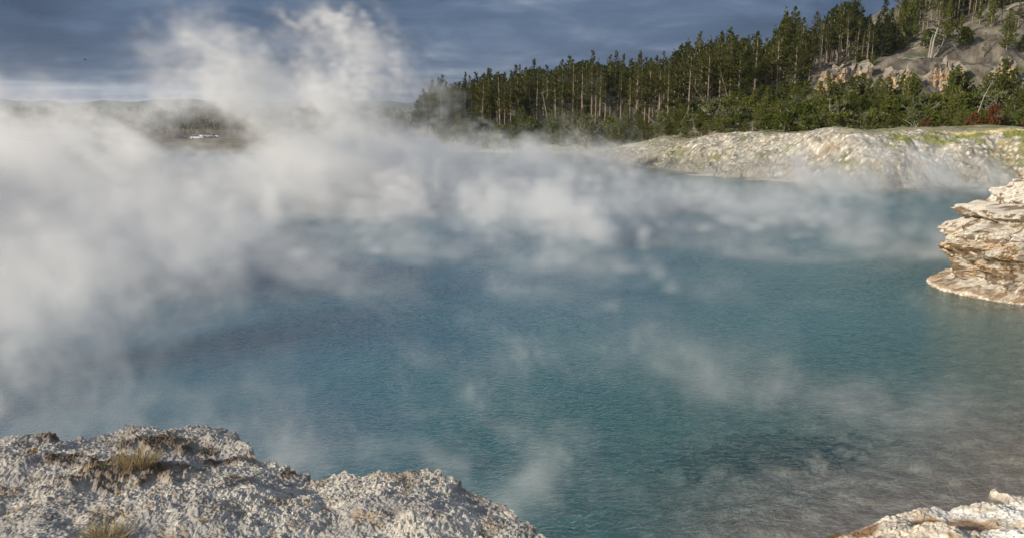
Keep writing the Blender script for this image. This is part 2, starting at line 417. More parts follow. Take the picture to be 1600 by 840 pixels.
    me = make_mesh('ground', V, grid_faces(len(rr), len(th), True), col=np.clip(base, .01, .9).reshape(-1, 3), smooth=False, mats=(M_ground,))
    o = add('ground', me); tag(o, 'pale sinter ground with crater pool, far bank and scree hillside', None, None, 'structure')
    return x, y, z, len(rr), len(th)
build_ground()

# ------------------------------------------------------------------ water
def water_mat():
    m, g = new_mat('hot_spring_water')
    P = g.node('ShaderNodeNewGeometry').outputs['Position']
    dep = g.node('ShaderNodeAttribute', attribute_name='depth').outputs['Fac']
    # wind ripples
    def wav(ang, sx, sy, scale, det, dist):
        mp = g.node('ShaderNodeMapping', {'Vector': P, 'Rotation': (0, 0, R(ang)), 'Scale': (sx, sy, 1)}).outputs[0]
        return g.noise(mp, scale, det, .5, dist)
    a = wav(14, .58, 1.0, 7.0, 3, 1.0)
    b = wav(-28, .6, 1.0, 15.0, 2, .5)
    cst = wav(5, .6, 1.0, .9, 3, .6)
    r1 = g.m('ABSOLUTE', g.m('SUBTRACT', a, .5))
    h = g.m('ADD', g.m('MULTIPLY', r1, -1.5), g.m('ADD', g.m('MULTIPLY', b, .25), g.m('MULTIPLY', a, .35)))
    gust = g.sstep(g.noise(P, .09, 3, .55, .5), .36, .60)
    calm = g.m('ADD', g.m('MULTIPLY', gust, .35), .65)
    h = g.m('MULTIPLY', h, calm)
    h = g.m('ADD', h, g.m('MULTIPLY', cst, .5))
    bp = g.node('ShaderNodeBump', {'Strength': 1.0, 'Distance': .058, 'Height': h}).outputs[0]
    # body of the water: blue-green where deep
    op = g.m('SUBTRACT', 1.0, g.m('POWER', 2.718, g.m('MULTIPLY', dep, -.95)))
    deepn = g.noise(P, .16, 3, .5)
    deep = g.ramp(deepn, [(.35, (.018, .098, .185)), (.65, (.027, .155, .225))])
    body = g.mix(g.sstep(dep, .4, 3.6), (.040, .190, .215), deep)
    dif = g.node('ShaderNodeBsdfDiffuse', {0: body, 'Normal': bp})
    tint = g.mix(g.sstep(dep, 0, 1.2), (.97, .98, .98), (.35, .78, .80))
    tr = g.node('ShaderNodeBsdfTransparent', {0: tint})
    inner = g.node('ShaderNodeMixShader', {0: op, 1: tr.outputs[0], 2: dif.outputs[0]})
    gl = g.node('ShaderNodeBsdfGlossy', {0: (1, 1, 1, 1), 1: .13, 'Normal': bp})
    fr = g.node('ShaderNodeFresnel', {0: 1.33, 1: bp}).outputs[0]
    mx = g.node('ShaderNodeMixShader', {0: g.m('MINIMUM', fr, .62), 1: inner.outputs[0], 2: gl.outputs[0]})
    g.node('ShaderNodeOutputMaterial', {0: mx.outputs[0]}); return m
M_water = water_mat()
def build_water():
    th = np.linspace(-R(88), R(60), 420); rr = np.concatenate([np.arange(2.2, 14, .12), np.arange(14, 30, .3), np.arange(30, 124, 1.0)])
    Rr, T = np.meshgrid(rr, th, indexing='ij'); x = Rr * np.sin(T); y = Rr * np.cos(T)
    z, d, zo, wd, us = macro(x, y, True)
    V = np.stack([x, y, np.zeros_like(x)], -1).reshape(-1, 3)
    Fc = grid_faces(len(rr), len(th)); keep = (d.reshape(-1)[Fc] < 1.2).any(1); Fc = Fc[keep]
    used = np.unique(Fc); remap = np.full(len(V), -1); remap[used] = np.arange(len(used))
    dep = np.clip(-z, 0, 9).reshape(-1)
    me = make_mesh('water', V[used], remap[Fc], fattr={'depth': dep[used]}, smooth=True, mats=(M_water,))
    tag(add('water', me), 'teal blue rippled hot spring pool filling the crater', None, None, 'structure')
build_water()

# ------------------------------------------------------------------ foreground ledge
LZ = 4.32
edge_px = [(-420, 730), (-250, 712), (-100, 696), (0, 685), (55, 680), (78, 676), (100, 680), (150, 671), (200, 664), (260, 659), (310, 659), (345, 657), (372, 672),
           (386, 690), (396, 708), (440, 716), (500, 729), (570, 735), (640, 735), (690, 738), (735, 752), (775, 772), (810, 790), (828, 808), (845, 832), (858, 852), (868, 900), (860, 980)]
LE = [at_z(u, v, LZ)[:2] for u, v in edge_px]
LEP = np.array([(-9.0, LE[0][1] - .3)] + [tuple(q) for q in LE] + [(1.3, -1.5), (-9, -1.5)])
def ledge_h(x, y):
    d = -poly_sdf(x, y, LEP)                                        # > 0 on top
    d = d + fb(x, y, .30, 1) * .018 + fb(x, y, .08, 2) * .008
    m = LZ + fb(x, y, 1.3, 0) * .022 + fb(x, y, .45, 1) * .014 + (y - 3.6) * .00
    # soft shoulder at the rim
    m = m - .02 * ss(d, .30, 0) ** 2
    cra = fb(x, y, .5, 2, R(-20), 1.8)
    w1, i1 = worley(x + .010 * fb(x, y, .05, 1), y, .025, 1); w2, i2 = worley(x, y + .006 * fb(x, y, .03, 2), .0125, 2)
    w3, i3 = worley(x, y, .06, 3); w4, i4 = worley(x, y, .13, 4)
    rough = (ss(fb(x, y, .45, 0), -.9, 1.1) * 1.0 + .28) * (.72 + .28 * ss(x, -2.3, -.7))
    g = (np.clip(.62 - w1, 0, 1) * .024 * (.35 + i1) + np.clip(.62 - w2, 0, 1) * .013 * (.3 + i2) + np.clip(.5 - w3, 0, 1) * .040 * (i3 > .6) + np.clip(.42 - w4, 0, 1) * .07 * (i4 > .82)) * rough * .43
    g = g + np.abs(fb(x, y, .035, 1)) * .0035
    return d, m, g, (w1, i1, i2, i3, cra)
PATCH = [(212, 742, .34, .11, .055), (250, 688, .16, .07, .035), (190, 742, .16, .07, .04), (88, 678, .14, .05, .03), (310, 697, .12, .04, .02), (200, 693, .12, .04, .02),
         (350, 717, .16, .035, .012), (100, 715, .14, .05, .015), (455, 728, .06, .03, .02), (275, 745, .12, .06, .0)]
def build_ledge():
    def axis(a, b, fine, lo, hi, coarse):
        return np.concatenate([np.arange(lo, a, coarse), np.arange(a, b, fine), np.arange(b, hi, coarse)])
    xs = axis(-3.9, .55, .0045, -8.9, 1.5, .05); ys = axis(2.45, 4.75, .0045, -1.4, 6.2, .05)
    X, Y = np.meshgrid(xs.astype(np.float32), ys.astype(np.float32), indexing='xy')
    d, m, g, (w1, i1, i2, i3, cra) = ledge_h(X, Y)
    z = m + g
    patch = np.zeros_like(X); sh = np.zeros_like(X)
    for (u, v, a, b, hh) in PATCH:
        q = at_z(u, v, LZ); dd = np.hypot((X - q[0]) / a, (Y - q[1]) / (b * 1.6)) + fb(X, Y, .09, 1) * .22
        t = ss(dd, 1.15, .25); patch = np.maximum(patch, t * (.5 if hh == 0 else 1)); z = z + t * hh * .62 * (.8 + .10 * fb(X, Y, .12, 2))
    z = z + patch * np.clip(.6 - w1, 0, 1) * .016
    ms = (X - (-.9)) ** 2 * 0
    drop = ss(d, .0, -.10)
    z = np.where(d < 0, np.maximum(-.8, z - .03 - (-d) * 26 - .25 * drop), z)
    def C(*c): return np.array(c, np.float32)
    def mixc(a, b, t): return a + (b - a) * t[..., None]
    sh3 = X.shape + (3,)
    col = np.broadcast_to(C(.40, .375, .34), sh3).copy()
    right = ss(X + .25 * fb(X, Y, .7, 1), -2.2, -.4)
    col = mixc(col, C(.54, .51, .445), right * .7)
    col = mixc(col, C(.64, .61, .55), ss(i1, .5, .95) * .6)
    col = mixc(col, C(.26, .235, .205), ss(i2, .78, .9) * .55)
    col = mixc(col, C(.30, .29, .285), ss(fb(X, Y, .45, 2), -.2, 1.0) * .65)
    col = mixc(col, C(.30, .235, .16), ss(fb(X, Y, .22, 0) + .4 * fb(X, Y, .05, 1), .95, 1.7) * .7)
    col = mixc(col, C(.19, .17, .15), ss(fb(X, Y, .16, 1) + .5 * fb(X, Y, .04, 2), 1.15, 1.9) * .7)
    col = mixc(col, C(.115, .085, .058), patch * (.80 + .20 * ss(i1, .2, .7)))
    col = mixc(col, C(.22, .20, .175), ss(d, .16, .02) * ss(X, -1.0, -.2) * ss(fb(X, Y, .08, 1), -.5, .6) * .7)
    col = mixc(col, C(.33, .29, .23), ss(d, 0, -.05))
    V = np.stack([X, Y, z], -1).reshape(-1, 3)
    Fc = grid_faces(len(ys), len(xs)); keep = (d.reshape(-1)[Fc] > -.22).any(1); Fc = Fc[keep]
    used = np.unique(Fc); remap = np.full(len(V), -1); remap[used] = np.arange(len(used))
    me = make_mesh('rock_ledge', V[used], remap[Fc], col=np.clip(col, .02, .85).reshape(-1, 3)[used], mats=(M_ledge,))
    tag(add('rock_ledge', me), 'crumbly whitish grey sinter ledge overhanging the near edge of the pool', 'rock ledge', None, 'structure')
build_ledge()
def ledge_z(x, y):
    d, m, g, _ = ledge_h(np.array([x], np.float32), np.array([y], np.float32))
    z = float(m[0] + g[0] * .5)
    for (u, v, a, b, hh) in PATCH:
        q = at_z(u, v, LZ); dd = np.hypot((x - q[0]) / a, (y - q[1]) / (b * 1.6)); z += float(ss(dd, 1.05, .55)) * hh * .5
    return z

# ------------------------------------------------------------------ right-hand cliff
def build_cliff():
    cx, cy = 21.15, 25.3
    nose = [(275, 1602), (288, 1592), (300, 1583), (312, 1572), (322, 1560), (332, 1548), (336, 1515), (340, 1500), (347, 1497), (352, 1507), (360, 1512), (365, 1500), (371, 1483), (378, 1473), (387, 1469),
            (400, 1472), (412, 1474), (420, 1480), (432, 1484), (441, 1490), (452, 1492), (458, 1478), (463, 1462), (468, 1445), (474, 1440)]
    zs, xs = [], []
    for v, u in nose:
        p = at_y(u, v, 23.4); zs.append(p[2]); xs.append(p[0] + 1.45)
    zs, xs = np.array(zs[::-1]), np.array(xs[::-1]); zs[0] = -.3; 
    nz, nt = 300, 1700
    z1 = np.linspace(-.3, zs[-1], nz); th = np.concatenate([np.linspace(R(145), R(300), 1400, endpoint=False), np.linspace(R(300), R(505), 300, endpoint=False)])
    Z, T = np.meshgrid(z1, th, indexing='ij')
    prof = np.interp(z1, zs, xs)[:, None]                           # leftmost x at this height
    a = cx - prof                                                   # radius towards -x
    b = 3.15 + (a - 6.1) * .75                                      # radius towards -y
    ct, st = np.cos(T), np.sin(T)
    front = ss(-st, .15, .85)
    Rad = 1 / np.sqrt((ct / a) ** 2 + (st / b) ** 2)
    # pale apron sloping down to the waterline on the side facing the viewer
    ap = front * ss(ct, -.88, -.35) * np.interp(Z, [-.3, .05, .35, .8, 1.3, 1.9], [1.5, 1.4, 1.1, .65, .2, 0])
    Rad = Rad + ap
    s = T * 6.0; 
    x0 = (s * 1.0).astype(np.float32); zf = Z.astype(np.float32)
    inl = ss(zf, -.1, .5)
    strat = fb(x0 * .55, zf + .10 * fb(x0, zf * .3, 2.5, 1), .42, 2)  # horizontal beds
    blocks, bi = worley(x0, zf * 1.6, .55, 3); knob, ki = worley(x0, zf, .16, 5); fin, fi = worley(x0, zf, .07, 6)
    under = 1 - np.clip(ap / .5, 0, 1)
    disp = (strat * .045 + np.clip(.6 - blocks, 0, 1) * .42 * (.3 + bi) - .05) * inl * (.3 + .7 * under) + np.clip(.6 - knob, 0, 1) * .20 * ki + np.clip(.6 - fin, 0, 1) * .10
    disp = disp + fb(x0, zf * 1.5, 1.0, 0) * .13 * inl
    # hollows under the overhanging beds
    for (tc, zc, wt, wz, dp) in ((R(222), 1.15, .16, .30, .55), (R(200), 1.0, .14, .25, .22), (R(214), 2.45, .3, .10, .25), (R(235), 2.3, .2, .10, .3), (R(188), 2.42, .2, .09, .2)):
        disp = disp - dp * np.exp(-((T - tc) / wt) ** 2 - ((Z - zc + .06 * fb(x0, zf, .6, 1)) / wz) ** 2)
    Rd = Rad + disp
    x = cx + Rd * ct; y = cy + Rd * st
    zz = Z + .04 * strat + .05 * np.clip(.6 - knob, 0, 1) * ss(Z, 2.4, 3)
    V = np.stack([x, y, zz], -1).reshape(-1, 3)
    # bumpy cap
    nc = 14; tops = []
    for k in range(1, nc + 1):
        f = 1 - k / nc
        xx = cx + Rd[-1] * f * ct[-1]; yy = cy + Rd[-1] * f * st[-1]
        tops.append(np.stack([xx, yy, zz[-1] + .25 * (1 - f) + .04 * fb(xx, yy, .5, 1)], -1))
    V = np.concatenate([V] + tops)
    faces = grid_faces(nz + nc, nt, True)
    def C(*c): return np.array(c, np.float32)
    def mixc(a_, b_, t): return a_ + (b_ - a_) * t[..., None]
    col = np.broadcast_to(C(.50, .46, .385), Z.shape + (3,)).copy()
    speck = fb(x0, zf, .10, 1)
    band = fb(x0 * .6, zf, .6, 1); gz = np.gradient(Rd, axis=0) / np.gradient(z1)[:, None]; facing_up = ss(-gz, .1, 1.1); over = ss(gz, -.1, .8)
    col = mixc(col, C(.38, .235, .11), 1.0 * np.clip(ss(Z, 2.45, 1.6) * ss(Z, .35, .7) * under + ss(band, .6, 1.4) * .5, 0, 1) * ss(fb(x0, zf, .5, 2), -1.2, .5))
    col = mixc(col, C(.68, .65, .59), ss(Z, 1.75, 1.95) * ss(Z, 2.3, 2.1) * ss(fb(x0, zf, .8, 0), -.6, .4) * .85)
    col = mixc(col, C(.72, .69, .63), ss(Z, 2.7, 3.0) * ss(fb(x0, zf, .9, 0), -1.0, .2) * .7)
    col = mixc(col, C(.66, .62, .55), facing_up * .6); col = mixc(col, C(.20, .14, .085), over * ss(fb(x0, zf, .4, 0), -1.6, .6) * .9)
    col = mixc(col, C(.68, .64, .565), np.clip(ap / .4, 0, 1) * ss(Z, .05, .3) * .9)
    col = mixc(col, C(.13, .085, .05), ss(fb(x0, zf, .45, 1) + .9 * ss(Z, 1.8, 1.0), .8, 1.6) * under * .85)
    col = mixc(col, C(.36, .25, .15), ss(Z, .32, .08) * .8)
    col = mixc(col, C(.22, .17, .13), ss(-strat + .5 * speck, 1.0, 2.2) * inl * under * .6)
    col = mixc(col, C(.75, .71, .63), ss(Z, .10, .03) * ss(Z, -.02, .01) * .8)
    col = mixc(col, C(.17, .13, .09), ss(speck, .5, 1.5) * .55); col = mixc(col, C(.70, .67, .60), ss(fi, .7, .9) * .35)
    cap = np.broadcast_to(C(.50, .46, .39), (nc * nt, 3))
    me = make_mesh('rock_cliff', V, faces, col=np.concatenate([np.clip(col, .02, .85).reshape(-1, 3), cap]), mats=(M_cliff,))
    tag(add('rock_cliff', me), 'white and ochre layered sinter cliff jutting into the pool at right', 'cliff', None, 'structure')
    # thin white sinter lip at the waterline
    q = [at_z(u, v, .03) for u, v in ((1444, 443), (1462, 441), (1480, 443), (1497, 450), (1500, 456), (1480, 450), (1460, 447))]
build_cliff()

# ------------------------------------------------------------------ distant ridge
def build_hills():
    u = np.linspace(-900, 2500, 500); n = 24; rows = []
    Dm = 3200.0
    v = 160 - 4 * np.exp(-((u - 25) / 30) ** 2) - 3 * np.exp(-((u - 300) / 90) ** 2) + fb(u.astype(np.float32), u * 0, 60, 1) * .9
    hz = CAMZ + Dm * (170 - v) / F + np.clip((u - 900) / 400, 0, 1) * 40
    for k in range(n):
        t = k / (n - 1); prof = math.sin(math.pi * t) ** .8
        y = Dm - 500 + 1000 * t
        rows.append(np.stack([(u - CU) / F * y, np.full_like(u, y), -20 + (hz + 20) * prof * (1 + .04 * fb(u.astype(np.float32), u * 0 + k * 9, 40, 2) * (prof < .98))], -1))
    V = np.concatenate(rows)
    me = make_mesh('hills', V, grid_faces(n, len(u)), col=np.broadcast_to(np.array([.05, .065, .055]), (len(V), 3)), smooth=True, mats=(M_ground,))
    tag(add('hills', me), 'low dark blue forested ridge on the horizon', None, None, 'structure')
build_hills()

# ------------------------------------------------------------------ plants and wood
class Soup:
    def __init__(s): s.v = []; s.f = {3: [], 4: []}; s.n = 0; s.t = []; s.m = {3: [], 4: []}
    def add(s, V, Fc, tint=0.5, mi=0):
        V = np.asarray(V, np.float32).reshape(-1, 3); Fc = np.asarray(Fc, np.int32)
        s.v.append(V); s.f[Fc.shape[1]].append(Fc + s.n); s.m[Fc.shape[1]].append(np.full(len(Fc), mi)); s.n += len(V)
        s.t.append(np.broadcast_to(np.asarray(tint, np.float32), (len(V),)))
    def mesh(s, name, mats, smooth=False):
        fs = [np.concatenate(s.f[k]) for k in (3, 4) if s.f[k]]; ms = [np.concatenate(s.m[k]) for k in (3, 4) if s.m[k]]
        return make_mesh(name, np.concatenate(s.v), fs, fattr={'tint': np.concatenate(s.t)}, smooth=smooth, mats=mats, midx=np.concatenate(ms).astype(np.int32))
    def tube(s, pts, rad, k=6, mi=0):
        pts = np.asarray(pts, float); rad = np.broadcast_to(np.asarray(rad, float), (len(pts),))
        d = np.gradient(pts, axis=0); d /= np.linalg.norm(d, axis=1)[:, None] + 1e-9
        up = np.where(np.abs(d[:, 2:3]) > .9, np.array([[1., 0, 0]]), np.array([[0, 0, 1.]]))
        a = np.cross(d, up); a /= np.linalg.norm(a, axis=1)[:, None]; b = np.cross(d, a)
        t = np.linspace(0, 2 * math.pi, k, endpoint=False)
        V = pts[:, None] + rad[:, None, None] * (np.cos(t)[None, :, None] * a[:, None] + np.sin(t)[None, :, None] * b[:, None])
        s.add(V.reshape(-1, 3), grid_faces(len(pts), k, True), .5, mi)
    def sprays(s, base, dirs, L, w, tint, r, mi=0):
        """narrow needle sprays: one thin diamond per direction"""
        n = len(base)
        a = np.cross(dirs, r.standard_normal((n, 3))); a /= np.linalg.norm(a, axis=1)[:, None] + 1e-9
        L = np.broadcast_to(L, (n,))[:, None]; w = np.broadcast_to(w, (n,))[:, None]
        tip = base + dirs * L; mid = base + dirs * L * .45
        V = np.stack([base, mid + a * w, tip, mid - a * w], 1).reshape(-1, 3)
        Fc = np.arange(n * 4).reshape(n, 4)
        s.add(V, Fc, np.repeat(np.broadcast_to(tint, (n,)), 4), mi)
def unit(a): return a / (np.linalg.norm(a, axis=-1, keepdims=True) + 1e-9)

def conifer(seed, Ht, cr0, wid, kind):
    """returns trunk soup and crown soup; kinds: tall (bare lower stem), young, spruce, sparse"""
    r = np.random.default_rng(seed)
    tr, cr = Soup(), Soup()
    nseg = 10; z = np.linspace(-.4, Ht * .97, nseg)
    bend = r.normal(0, .012, 2) * Ht
    cxs = np.stack([bend[0] * (z / Ht) ** 2 + r.normal(0, .02, nseg), bend[1] * (z / Ht) ** 2 + r.normal(0, .02, nseg)], 1)
    r0 = {'tall': .019, 'young': .022, 'spruce': .02, 'sparse': .02}[kind] * Ht ** .9 * .78
    rad = r0 * (1 - .93 * np.clip(z / Ht, 0, 1)) + .012
    tr.tube(np.c_[cxs, z], rad, 8)
    ctr = lambda h: np.array([np.interp(h, z, cxs[:, 0]), np.interp(h, z, cxs[:, 1]), h])
    # dead stubs on the bare stem
    if kind in ('tall', 'sparse'):
        for _ in range(int(26 if kind == 'tall' else 40)):
            h = r.uniform(.12, cr0 + .08) * Ht; a = r.uniform(0, 6.28); L = r.uniform(.25, 1.1); p = ctr(h)
            e = p + np.array([math.cos(a) * L, math.sin(a) * L, r.uniform(-.35, .15) * L])
            tr.tube([p, (p + e) / 2 + [0, 0, .05], e], [.028, .018, .008], 3)
    nw = int((1 - cr0) * Ht / {'tall': .30, 'young': .26, 'spruce': .22, 'sparse': .42}[kind])
    lean = r.uniform(0, 6.28); lop = r.uniform(.0, .35)
    for i in range(nw):
        t = (i + r.uniform(-.3, .3)) / nw; t = min(max(t, 0), .995)
        h = (cr0 + (1 - cr0) * t) * Ht
        if kind == 'tall': prof = (1 - t) ** .95 * (1 - .45 * (1 - t) ** 5) * (1.15 + .28 * math.sin(t * 14 + seed))
        elif kind == 'young': prof = (1 - t) ** .6 * (1 - .25 * (1 - t) ** 4)
        elif kind == 'spruce': prof = (1 - t) ** .9
        else: prof = (1 - t) ** .5 * r.uniform(.4, 1.1)
        for _ in range(r.integers(4, 7) if kind != 'sparse' else r.integers(2, 4)):
            if kind == 'tall' and r.random() < .18: continue
            a = r.uniform(0, 6.28); L = wid * prof * r.uniform(.55, 1.2) * (1 + lop * math.cos(a - lean)) + .18 * (1 - .75 * t)
            el = {'tall': .25, 'young': .45, 'spruce': -.15, 'sparse': .1}[kind] + .6 * t + r.normal(0, .15)
            p = ctr(h); dr = np.array([math.cos(a) * math.cos(el), math.sin(a) * math.cos(el), math.sin(el)])
            e = p + dr * L + np.array([0, 0, .10 * L])
            if L > .5: cr.tube([p, (p + e) / 2 - [0, 0, .03 * L], e], [.022, .014, .006], 3, 1)
            nt = max(2, int(L / .22)); tint = r.uniform(0, 1)
            for q in np.linspace(.35 if kind != 'young' else .25, 1, nt):
                c0 = p + (e - p) * q + r.normal(0, .05, 3); k = 10
                dd = unit(dr * .7 + np.array([0, 0, .35 if kind != 'spruce' else -.1]) + r.normal(0, .75, (k, 3)))
                cr.sprays(np.repeat(c0[None], k, 0), dd, r.uniform(.15, .38, k) * (1 - .35 * t), r.uniform(.026, .058, k), np.clip(tint + r.normal(0, .2, k), 0, 1), r)
    return tr, cr
def bush(seed, Ht, wid, dens=1.0):
    r = np.random.default_rng(seed); tr, cr = Soup(), Soup()
    for _ in range(7):
        a = r.uniform(0, 6.28); e = np.array([math.cos(a) * wid * .5, math.sin(a) * wid * .5, Ht * r.uniform(.6, .95)])
        tr.tube([[0, 0, -.3], e * [.3, .3, .5], e], [.05, .035, .012], 4)
    n = int(150 * dens)
    a = r.uniform(0, 6.28, n); t = r.random(n) ** .8; rr_ = wid * .5 * np.sqrt(r.random(n)) * (1 - .55 * t ** 2)
    lob = 1 + .25 * np.sin(a * 3 + seed) 
    C0 = np.stack([np.cos(a) * rr_ * lob, np.sin(a) * rr_ * lob, .1 + t * Ht * (1 - .35 * (rr_ / wid))], 1)
    for c0 in C0:
        k = 9; dd = unit(unit(c0 * [1, 1, .4])[None] * .5 + [0, 0, .3] + r.normal(0, .7, (k, 3)))
        cr.sprays(np.repeat(c0[None], k, 0), dd, r.uniform(.16, .40, k), r.uniform(.04, .085, k), np.clip(r.uniform(0, 1) + r.normal(0, .2, k), 0, 1), r)
    return tr, cr
def snag(seed, Ht, spread, n=26, fork=False):
    r = np.random.default_rng(seed); s = Soup()
    def grow(p, d, L, rad, lev):
        pts = [p]; q = p.copy(); dd = d.copy()
        for _ in range(4):
            dd = unit(dd + r.normal(0, .16, 3)); q = q + dd * L / 4; pts.append(q.copy())
        s.tube(pts, np.linspace(rad, rad * .35, 5), 5 if lev == 0 else 3)
        if lev < 2:
            for _ in range(n if lev == 0 else 4):
                i = r.integers(1, 5); a = unit(r.standard_normal(3)); a = unit(a - dd * (a @ dd) * .8 + [0, 0, .15])
                grow(pts[i] + 0, a, L * (spread if lev == 0 else .45) * r.uniform(.4, 1), max(rad * .3, .012), lev + 1)
    grow(np.array([0, 0, -.3]), np.array([r.normal(0, .1), r.normal(0, .1), 1.]), Ht, .010 * Ht + .022, 0)
    if fork: grow(np.array([0, 0, -.3]), unit(np.array([.55, 0, .8])), Ht * .55, .014 * Ht, 1)
    return s

KINDS = {}
def proto(key, name, tr, cr, crown_mat, trunk_mat=None):
    """one tree of each look: an empty at its foot, trunk and crown as parts"""
    tm = tr.mesh('trunk', (trunk_mat or M_bark,), True) if tr else None
    cm = cr.mesh('crown', (crown_mat, M_bark)) if cr else None
    KINDS[key] = (name, tm, cm)
for i in range(9):
    Ht = 12.0; proto(('tall', i), 'pine_tree', *conifer(100 + i, Ht, [.42, .5, .36, .55, .45, .6, .38, .5, .3][i], [1.6, 1.3, 1.9, 1.25, 1.7, 1.4, 1.8, 1.1, 2.0][i], 'tall'), M_pine)
for i in range(3): proto(('sparse', i), 'pine_tree', *conifer(150 + i, 12.0, [.3, .45, .5][i], [.9, 1.0, .8][i], 'sparse'), M_pine)
for i in range(4): proto(('spruce', i), 'spruce_tree', *conifer(170 + i, 10.0, .06, [1.7, 2.0, 1.5, 1.9][i], 'spruce'), M_spruce)
for i in range(8): proto(('young', i), 'young_pine', *conifer(200 + i, 5.0, [.05, .12, .08, .2, .05, .15, .1, .06][i], [1.5, 1.2, 1.7, 1.3, 1.9, 1.1, 1.4, 1.6][i], 'young'), M_young)
for i in range(4): proto(('bush', i), 'leafy_shrub', *bush(230 + i, 2.0, [2.4, 3.0, 2.0, 2.7][i]), M_young)
for i in range(3): proto(('sage', i), 'grey_shrub', *bush(240 + i, 1.7, [2.3, 2.8, 2.0][i], .45), M_sage, M_dead)
for i in range(2): proto(('red', i), 'red_shrub', *bush(250 + i, 1.5, [1.6, 2.0][i], .5), M_red)
COUNT = {}; LAB = []
def plant(key, x, y, h, rot, label, cat, group=None, z=None, wscale=1.0):
    name, tm, cm = KINDS[key]
    ref = {'tall': 12.0, 'sparse': 12.0, 'spruce': 10.0, 'young': 5.0, 'bush': 2.0, 'sage': 1.7, 'red': 1.5}[key[0]]
    o = empty(name, (x, y, H1(x, y) if z is None else z)); s = h / ref
    o.rotation_euler = (0, 0, rot); ws = s ** .6 * wscale; o.scale = (ws, ws, s)
    add('trunk', tm, o); add('crown', cm, o)
    LAB.append((o, label, h, group)); tag(o, label, cat, group); COUNT[name] = COUNT.get(name, 0) + 1
    return o
def at_uD(u, D): return (u - CU) / F * D, D
top_u = [660, 680, 712, 740, 770, 800, 830, 862, 885, 910, 935, 960, 990, 1012, 1040, 1055, 1070, 1090, 1110, 1130, 1150, 1165, 1182, 1205, 1222, 1240, 1262, 1290, 1312, 1332, 1350, 1372, 1400, 1430, 1470]
top_v = [132, 126, 117, 112, 106, 101, 97, 93, 90, 82, 90, 84, 86, 82, 82, 60, 55, 62, 60, 44, 52, 45, 66, 28, 18, 42, 22, 2, 0, 24, 34, 30, -8, -20, -30]
def top_of(u): return float(np.interp(u, top_u, top_v))
ZONES = [(640, 735, 'at the thin left end of the stand'), (735, 815, 'in the left part of the stand'),
         (815, 905, 'behind the bushy clearing'), (905, 985, 'above the bare gravel patch'),
         (985, 1050, 'in the misty middle of the stand'), (1050, 1140, 'left of the leaning trunk'),
         (1140, 1215, 'just right of the leaning trunk'), (1215, 1330, 'in the tallest clump'),
         (1330, 1420, 'behind the long rock outcrop')]
ROWN = {0: 'in the front row', 1: 'second row deep', 2: 'deep among other stems'}
LOOK = {('tall', 0): 'pointed', ('tall', 1): 'slim', ('tall', 2): 'broad', ('tall', 3): 'high crowned', ('tall', 4): 'even crowned', ('tall', 5): 'tufted top',
        ('tall', 6): 'full crowned', ('tall', 7): 'narrow', ('tall', 8): 'long crowned', ('sparse', 0): 'thin needled', ('sparse', 1): 'ragged', ('sparse', 2): 'half bare'}
r = np.random.default_rng(42)
npine = 0
for row, (D0, D1, step) in enumerate(((112, 122, 8.0), (124, 136, 8.0), (137, 152, 10.0))):
    u = 664 + row * 3
    while u < 1375:
        uu = u + r.uniform(-3, 3); D = r.uniform(D0, D1)
        if uu > 1245: D = r.uniform(150, 158) + row * 6
        if uu < 900: D += 8
        vt = top_of(uu) + abs(r.normal(0, 13)) + (0 if r.random() < .45 else 12) - 3
        if row == 0: vt += 8
        x, y = at_uD(uu, D); z0 = H1(x, y); zt = CAMZ + D * (170 - vt) / F; h = zt - z0
        if h > 4:
            key = ('sparse', int(r.integers(3))) if r.random() < .13 else ('tall', int(r.integers(9)))
            zn = next((q[2] for q in ZONES if q[0] <= uu < q[1]), ZONES[-1][2])
            lb = '%s pine %s, %s' % (LOOK[key], zn, ROWN[row])
            plant(key, x, y, h, r.uniform(0, 6.28), lb, 'pine tree', lb, z0, r.uniform(.72, 1.35)); npine += 1
        u += step * r.uniform(.6, 1.45)
# stem leaning across the stand
o = plant(('sparse', 1), *at_uD(1142, 112), 9.0, 1.0, 'pale bare trunk leaning left across the upright pines above the green thicket', 'pine tree'); o.rotation_euler = (0, R(-17), 0)
o = plant(('sparse', 2), *at_uD(1118, 113), 8.0, 2.0, 'thin dead trunk leaning steeply among the pines left of the green thicket', 'pine tree'); o.rotation_euler = (0, R(-36), 0)
